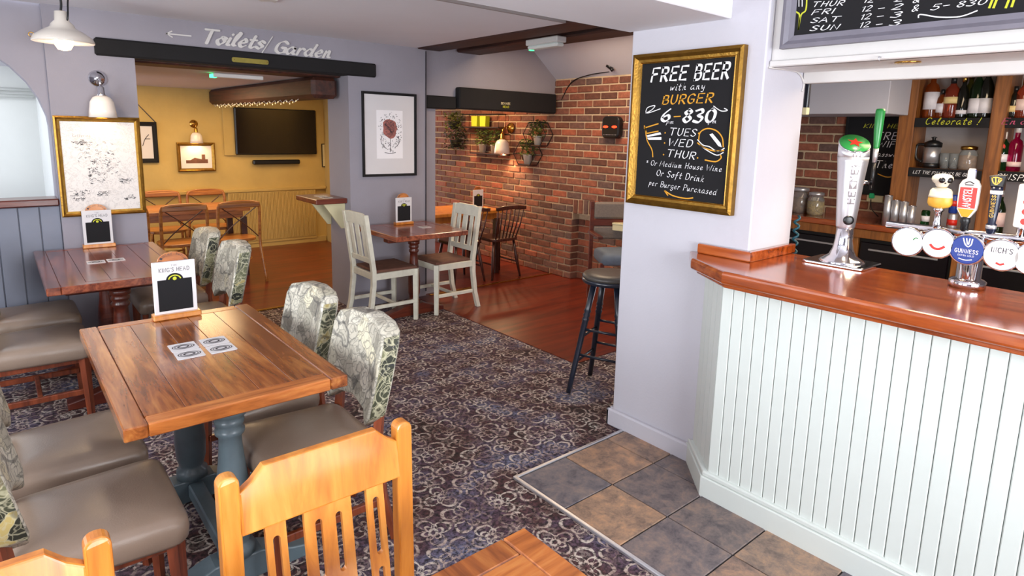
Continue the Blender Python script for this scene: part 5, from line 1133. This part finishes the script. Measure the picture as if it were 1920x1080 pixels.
# ================================================================== BEER TAPS
def disc(t, name, c, r, x0, x1, mat, ry=None): return MB().plate(circ(c[1], c[2], r, 28, ry), x0, x1, YZ, .003, 2).build(name, mat, t)
q = at_z(1577, 494, 1.072); fx, fy = q.x, q.y
fo = thing('beer_font', 'tall silver tapered beer font with green starred top', 'beer tap', (fx, fy, 1.072))
MB().plate(rrect(-.11, .11, -.13, .13, .02, 4), 0, .012, XY, .004).build('base_plate', MT['chrome'], fo)
MB().lathe([(.095, .01), (.085, .02), (.055, .04), (.042, .07), (.036, .11), (.034, .165)], 24).build('chrome_neck', MT['chrome'], fo)
zb, ztop = .165, .60
q2 = at_x(1605, 268, fx); ztop = q2.z-1.072+.01
MB().lathe([(.036, .163), (.038, .17), (.044, .25), (.053, .38), (.060, ztop-.09), (.062, ztop-.07)], 32).build('silver_body', MT['steel'], fo)
Mt = Matrix.Rotation(-.5, 3, 'Y') @ Matrix.Rotation(.4, 3, 'X')
MB().rings([[Vector((.062*math.cos(2*PI*k/32), .062*math.sin(2*PI*k/32), ztop-.071)) for k in range(32)], [(Mt @ Vector((.062*math.cos(2*PI*k/32), .062*math.sin(2*PI*k/32), -.004)))+Vector((0, 0, ztop-.012)) for k in range(32)]]).build('slanted_top', MT['steel'], fo)
MB().lathe([(.062, -.006), (.0645, -.003), (.062, 0)], 32, (0, 0, ztop-.012), Mt).build('top_collar', MT['chrome'], fo); cap = MB().lathe([(.061, 0), (.06, .003), (0, .004)], 32, (0, 0, ztop-.012), Mt).build('green_cap', MT['green'], fo)
stp = [(Mt @ Vector(((.032 if i % 2 == 0 else .014)*math.cos(PI/2+i*PI/5), (.032 if i % 2 == 0 else .014)*math.sin(PI/2+i*PI/5), .006)))+Vector((0, 0, ztop-.012)) for i in range(10)]
cc = (Mt @ Vector((0, 0, .006)))+Vector((0, 0, ztop-.012)); MB().add([cc]+stp, [(0, 1+i, 1+(i+1) % 10) for i in range(10)]).build('red_star', MT['red'], cap)
rz0 = .0; txt = 'HEINEKEN'
for i, ch in enumerate(txt):        # lettering wraps the font, reading upwards
    z = .27+i*.032; rr = .0455+(z-.25)*.068; L, Wd = strokes(ch, 0, 0); mb = MB(); a0 = PI*1.19
    ribbons(mb, L, lambda x, y, h: Vector((math.cos(a0+(y/10*.026-.013)/rr*-1)*(rr+.0012), math.sin(a0+(y/10*.026-.013)/rr*-1)*(rr+.0012), z+x/Wd*.022)), 1.7); mb.build('font_letter', MT['inkgrey'], fo)
pz = Vector((math.cos(PI*1.2), math.sin(PI*1.2), 0)); MB().lathe([(.022, 0), (.021, .006), (.012, .008), (0, .008)], 18, pz*.036+Vector((0, 0, .2)), Vector((0, 0, 1)).rotation_difference(pz).to_matrix()).build('badge', MT['blackpl'], fo)
MB().tube([(.04, -.02, .36), (.10, -.045, .36)], .012, 10).build('handle_boss', MT['chrome'], fo)
hq = at_x(1640, 300, fx+.1); MB().lathe([(.010, .50), (.012, .53), (.017, .60), (.019, .68), (.016, .69), (0, .692)], 14, (.1, hq.y-fy, -.01)).build('green_handle', MT['green'], fo); MB().lathe([(.009, .46), (.0115, .52)], 14, (.1, hq.y-fy, -.01)).build('handle_band', MT['steel'], fo); MB().lathe([(.008, .34), (.007, .47)], 12, (.1, hq.y-fy, -.01)).build('handle_stem', MT['blackpl'], fo)
q = at_z(1815, 541, 1.072); gx, gy = q.x+.02, q.y+.01
tb = thing('beer_tap_tower', 'chrome T-bar beer tower with round badges and tall handles', 'beer tap', (gx, gy, 1.072))
MB().lathe([(.06, 0), (.06, .028), (.052, .034), (.04, .038), (.04, .20), (.03, .21)], 28).build('column', MT['chrome'], tb)
def rel_t(px, py, X): p = at_x(px, py, X); return (X-gx, p.y-gy, p.z-1.072)
MB().tube([(0, .30, .205), (0, -.34, .205)], .015, 16).build('cross_bar', MT['chrome'], tb)
glow = NT('backlit_white_badge'); glow.set(Base_Color=srgb('#f4f3f6'), Roughness=.3, Emission_Color=srgb('#fff8f0'), Emission_Strength=.12)
bl = [(1703, 453), (1760, 456), (1814, 468), (1879, 478), (1938, 486)]; RB = .058; XB = gx-.075
for i, (px, py) in enumerate(bl):
    c = rel_t(px, py, XB); rim = disc(tb, 'badge_rim', c, RB, -.085, -.06, MT['chrome']); face = disc(rim, 'badge_face', c, RB-.006, -.0875, -.084, MT['bluel'] if i == 2 else glow.m)
    MB().tube([(-.06, c[1], c[2]), (0, c[1], .2)], .014, 10).build('badge_arm', MT['chrome'], tb)
    xo = -.0882; UU = (0, -1, 0)
    def btx(text, dz, h, w, mat, wd=1.5, pen=None): lettering(tb, text, (xo, c[1]+w/2, c[2]+dz), UU, V, h, w, mat, wd, 0, pen, name='badge_lettering')
    if i == 1: scribble(tb, [[(-.022, -.008), (-.012, -.018), (.005, -.021), (.022, -.010)]], (xo, c[1], c[2]), UU, V, .009, MT['red'], 'badge_drawing')
    if i == 2:
        btx('GUINNESS', -.012, .014, .072, MT['chalk'], 1.6); btx('EXTRA COLD', -.024, .006, .05, MT['chalk'], 1.3)
        scribble(tb, [[(-.014, .042), (-.006, .02), (.004, .012)], [(.014, .042), (.012, .022), (.004, .012)], [(-.004, .042), (0, .022)], [(.006, .042), (.004, .022)]], (xo, c[1], c[2]), UU, V, .004, MT['chalk'], 'harp_mark'); scribble(tb, [[(-.02, -.034), (0, -.038), (.02, -.034)]], (xo, c[1], c[2]), UU, V, .003, MT['chalk'], 'badge_drawing')
    if i == 3: btx("INCH'S", .008, .018, .062, MT['ink'], 1.5); scribble(tb, [[(-.01, -.030), (0, -.034), (.01, -.030)]], (xo, c[1], c[2]), UU, V, .007, MT['red'], 'badge_drawing')
    if i == 0: scribble(tb, [[(.02, .012), (.028, .02), (.034, .018)]], (xo, c[1], c[2]), UU, V, .004, MT['green'], 'badge_drawing')
XH = gx+.0
def hz(px, py): return rel_t(px, py, XH)
# skull-topped yellow handle
c = hz(1753, 445); top = hz(1765, 325)[2]; yb, zb_ = c[1], c[2]
bone = plain('ivory_resin', '#d9d2bd', .4, var=.06); yel = plain('mustard_resin', '#d8a63a', .4, var=.15, sc=20)
MB().lathe([(.014, .205), (.014, .235), (.012, .24), (.012, .275), (.02, .285), (.016, .295)], 14, (0, yb, 0)).build('handle_stem', MT['chrome'], tb)
h0 = .29; hs = (top-h0)
body = MB().rings([[(r*.72*math.cos(2*PI*k/18), yb+r*math.sin(2*PI*k/18), h0+z*hs) for k in range(18)] for r, z in ((.012, 0), (.036, .06), (.042, .15), (.041, .30), (.037, .42), (.036, .50), (.030, .56), (.016, .60), (.014, .64))]).build('handle_figure', yel, tb, 'mustard yellow handle body')
MB().rings([[(r*.74*math.cos(2*PI*k/18), yb+r*1.0*math.sin(2*PI*k/18), h0+z*hs) for k in range(18)] for r, z in ((.042, .32), (.0395, .38), (.0385, .42), (.0375, .50), (.031, .565), (.018, .6))]).build('figure_collar', bone, body)
sk = MB().rings([[(-.004+r*1.0*math.cos(2*PI*k/18), yb+r*math.sin(2*PI*k/18), h0+z*hs) for k in range(18)] for r, z in ((.004, .60), (.017, .62), (.021, .66), (.022, .70), (.031, .75), (.036, .83), (.034, .91), (.024, .97), (.006, 1.0))]).build('skull', bone, body)
for an in (-.42, .42):
    e = Vector((-.8, -.6, 0)); e.rotate(Matrix.Rotation(an, 3, 'Z')); MB().lathe([(.011, -.004), (.0105, .003), (0, .004)], 12, Vector((-.004, yb, h0+.82*hs))+e*.034, Vector((0, 0, 1)).rotation_difference(e).to_matrix()).build('eye_socket', MT['blackpl'], sk)
e = Vector((-.8, -.6, 0)); MB().lathe([(.005, -.004), (.0, .003)], 8, Vector((-.004, yb, h0+.75*hs))+e*.0305, Vector((0, 0, 1)).rotation_difference(e).to_matrix()).build('nose_hole', MT['blackpl'], sk)
# red paddle handle
c = hz(1806, 440); yb = c[1]; top = hz(1825, 316)[2]
MB().lathe([(.013, .205), (.013, .24), (.017, .25), (.014, .275)], 14, (0, yb, 0)).build('handle_stem', MT['blackpl'], tb)
h0 = .265; hs = top-h0; pd_ = [(-.013, 0), (-.03, .16), (-.033, .3), (-.033, .66), (-.024, .76), (-.012, .80), (-.012, .95), (-.008, 1.0)]; pd_ = pd_+[(-a, b) for a, b in reversed(pd_)]
pad = MB().plate([(yb+a, h0+b*hs) for a, b in pd_], -.014, .012, YZ, .005, 2).build('handle_paddle', MT['ceramic'], tb, 'white-edged red paddle handle')
filled(pad, [(a, b) for a, b in [(-.027, .20*hs), (.027, .20*hs), (.027, .62*hs), (-.027, .62*hs)]], (-.0146, yb, h0), (0, -1, 0), V, MT['red'], 'red_panel'); filled(pad, [(-.026, .18*hs), (.026, .18*hs), (.010, .02*hs), (-.010, .02*hs)], (-.0146, yb, h0), (0, -1, 0), V, MT['ochre'], 'gold_tip')
lettering(pad, 'AMSTEL', (-.0152, yb-.011, h0+.22*hs), (0, 0, 1), (0, 1, 0), .024, .38*hs, MT['chalk'], 2.0, 0, None, name='handle_lettering'); scribble(pad, [[(-.014, .70*hs), (0, .735*hs), (.014, .70*hs)], [(-.012, .67*hs), (.012, .67*hs)]], (-.0152, yb, h0), (0, -1, 0), V, .004, MT['ink'], 'crest_mark')
MB().lathe([(.0125, .78*hs), (.013, .97*hs), (0, 1.0*hs)], 12, (-.001, yb, h0)).build('blue_finial', MT['bluel'], pad)
# black handle with harp
c = hz(1856, 440); yb = c[1]; top = hz(1866, 327)[2]; h0 = .21; hs = top-h0
hnd = MB().lathe([(.012, 0), (.013, .05*hs), (.017, .1*hs), (.017, .17*hs), (.012, .2*hs), (.016, .4*hs), (.018, .7*hs), (.019, .8*hs)], 16, (0, yb, h0)).build('black_handle', plain('midnight_blue_lacquer', '#161b30', .25, var=.05, bump=0), tb)
MB().plate([(yb+a, h0+b*hs) for a, b in ((-.019, .8), (.019, .8), (.026, .97), (.012, .99), (-.026, 1.0))], -.014, .014, YZ, .003).build('handle_crown', MT['blackpl'], hnd); scribble(hnd, [[(-.016, .95*hs), (-.012, .88*hs), (0, .84*hs), (.014, .93*hs)], [(-.016, .95*hs), (.0, .955*hs), (.014, .93*hs)], [(-.005, .94*hs), (-.003, .86*hs)], [(.005, .94*hs), (.004, .87*hs)]], (-.0146, yb, h0), (0, -1, 0), V, .004, MT['brass'], 'harp_mark')
MB().lathe([(.0172, .105*hs), (.0175, .165*hs)], 16, (0, yb, h0)).build('steel_band', MT['steel'], hnd); lettering(hnd, 'GUINNESS', (-.0185, yb-.005, h0+.3*hs), (0, 0, 1), (0, 1, 0), .012, .36*hs, MT['brass'], 1.5, 0, None, name='handle_lettering'); MB().lathe([(.0187, .68*hs), (.0192, .74*hs)], 16, (0, yb, h0)).build('pale_band', MT['chalk'], hnd)
# white handle at the frame edge
c = hz(1912, 445); yb = c[1]; top = hz(1925, 345)[2]; h0 = .21; hs = top-h0
MB().lathe([(.012, 0), (.012, .18*hs), (.016, .2*hs)], 14, (0, yb, h0)).build('handle_stem', MT['chrome'], tb); hw_ = MB().plate(rrect(yb-.024, yb+.024, h0+.2*hs, h0+hs, .008, 3), -.014, .014, YZ, .004).build('white_handle', MT['ceramic'], tb)
for zz in (.32, .5, .68): filled(hw_, circ(.008, zz*hs, .012, 10), (-.0147, yb, h0), (0, -1, 0), V, MT['red'], 'red_fruit_mark')
lettering(hw_, 'I', (-.0148, yb+.004, h0+.84*hs), (0, -1, 0), V, .022, .012, MT['ink'], 1.5, 0, None, name='handle_lettering')
# ------------------------------------------------------------------ lamps of the other rooms
area('back_room_ceiling_lamps', (1.3, 7.2, 2.03), (1.3, 7.2, 0), 1.2, 1.2, 26, WARM)
area('back_room_right_lamps', (3.0, 6.9, 2.03), (3.0, 6.9, 0), .8, 1.6, 16, WARM)
area('snug_ceiling_lamp', (4.0, 6.2, 2.08), (4.0, 6.2, 0), .6, .6, 24, (1, .66, .36))
area('lounge_lamp', (3.9, 3.9, 2.5), (3.9, 3.9, 0), .5, .8, 30, (1, .74, .5))
area('bar_ceiling_lamps', (4.3, .8, 2.10), (4.5, .8, 0), .5, 2.4, 34, (1, .76, .5))
area('hall_beyond_arch', (-.4, 5.9, 2.0), (-.4, 6.2, 0), .6, .4, 6, DAY)
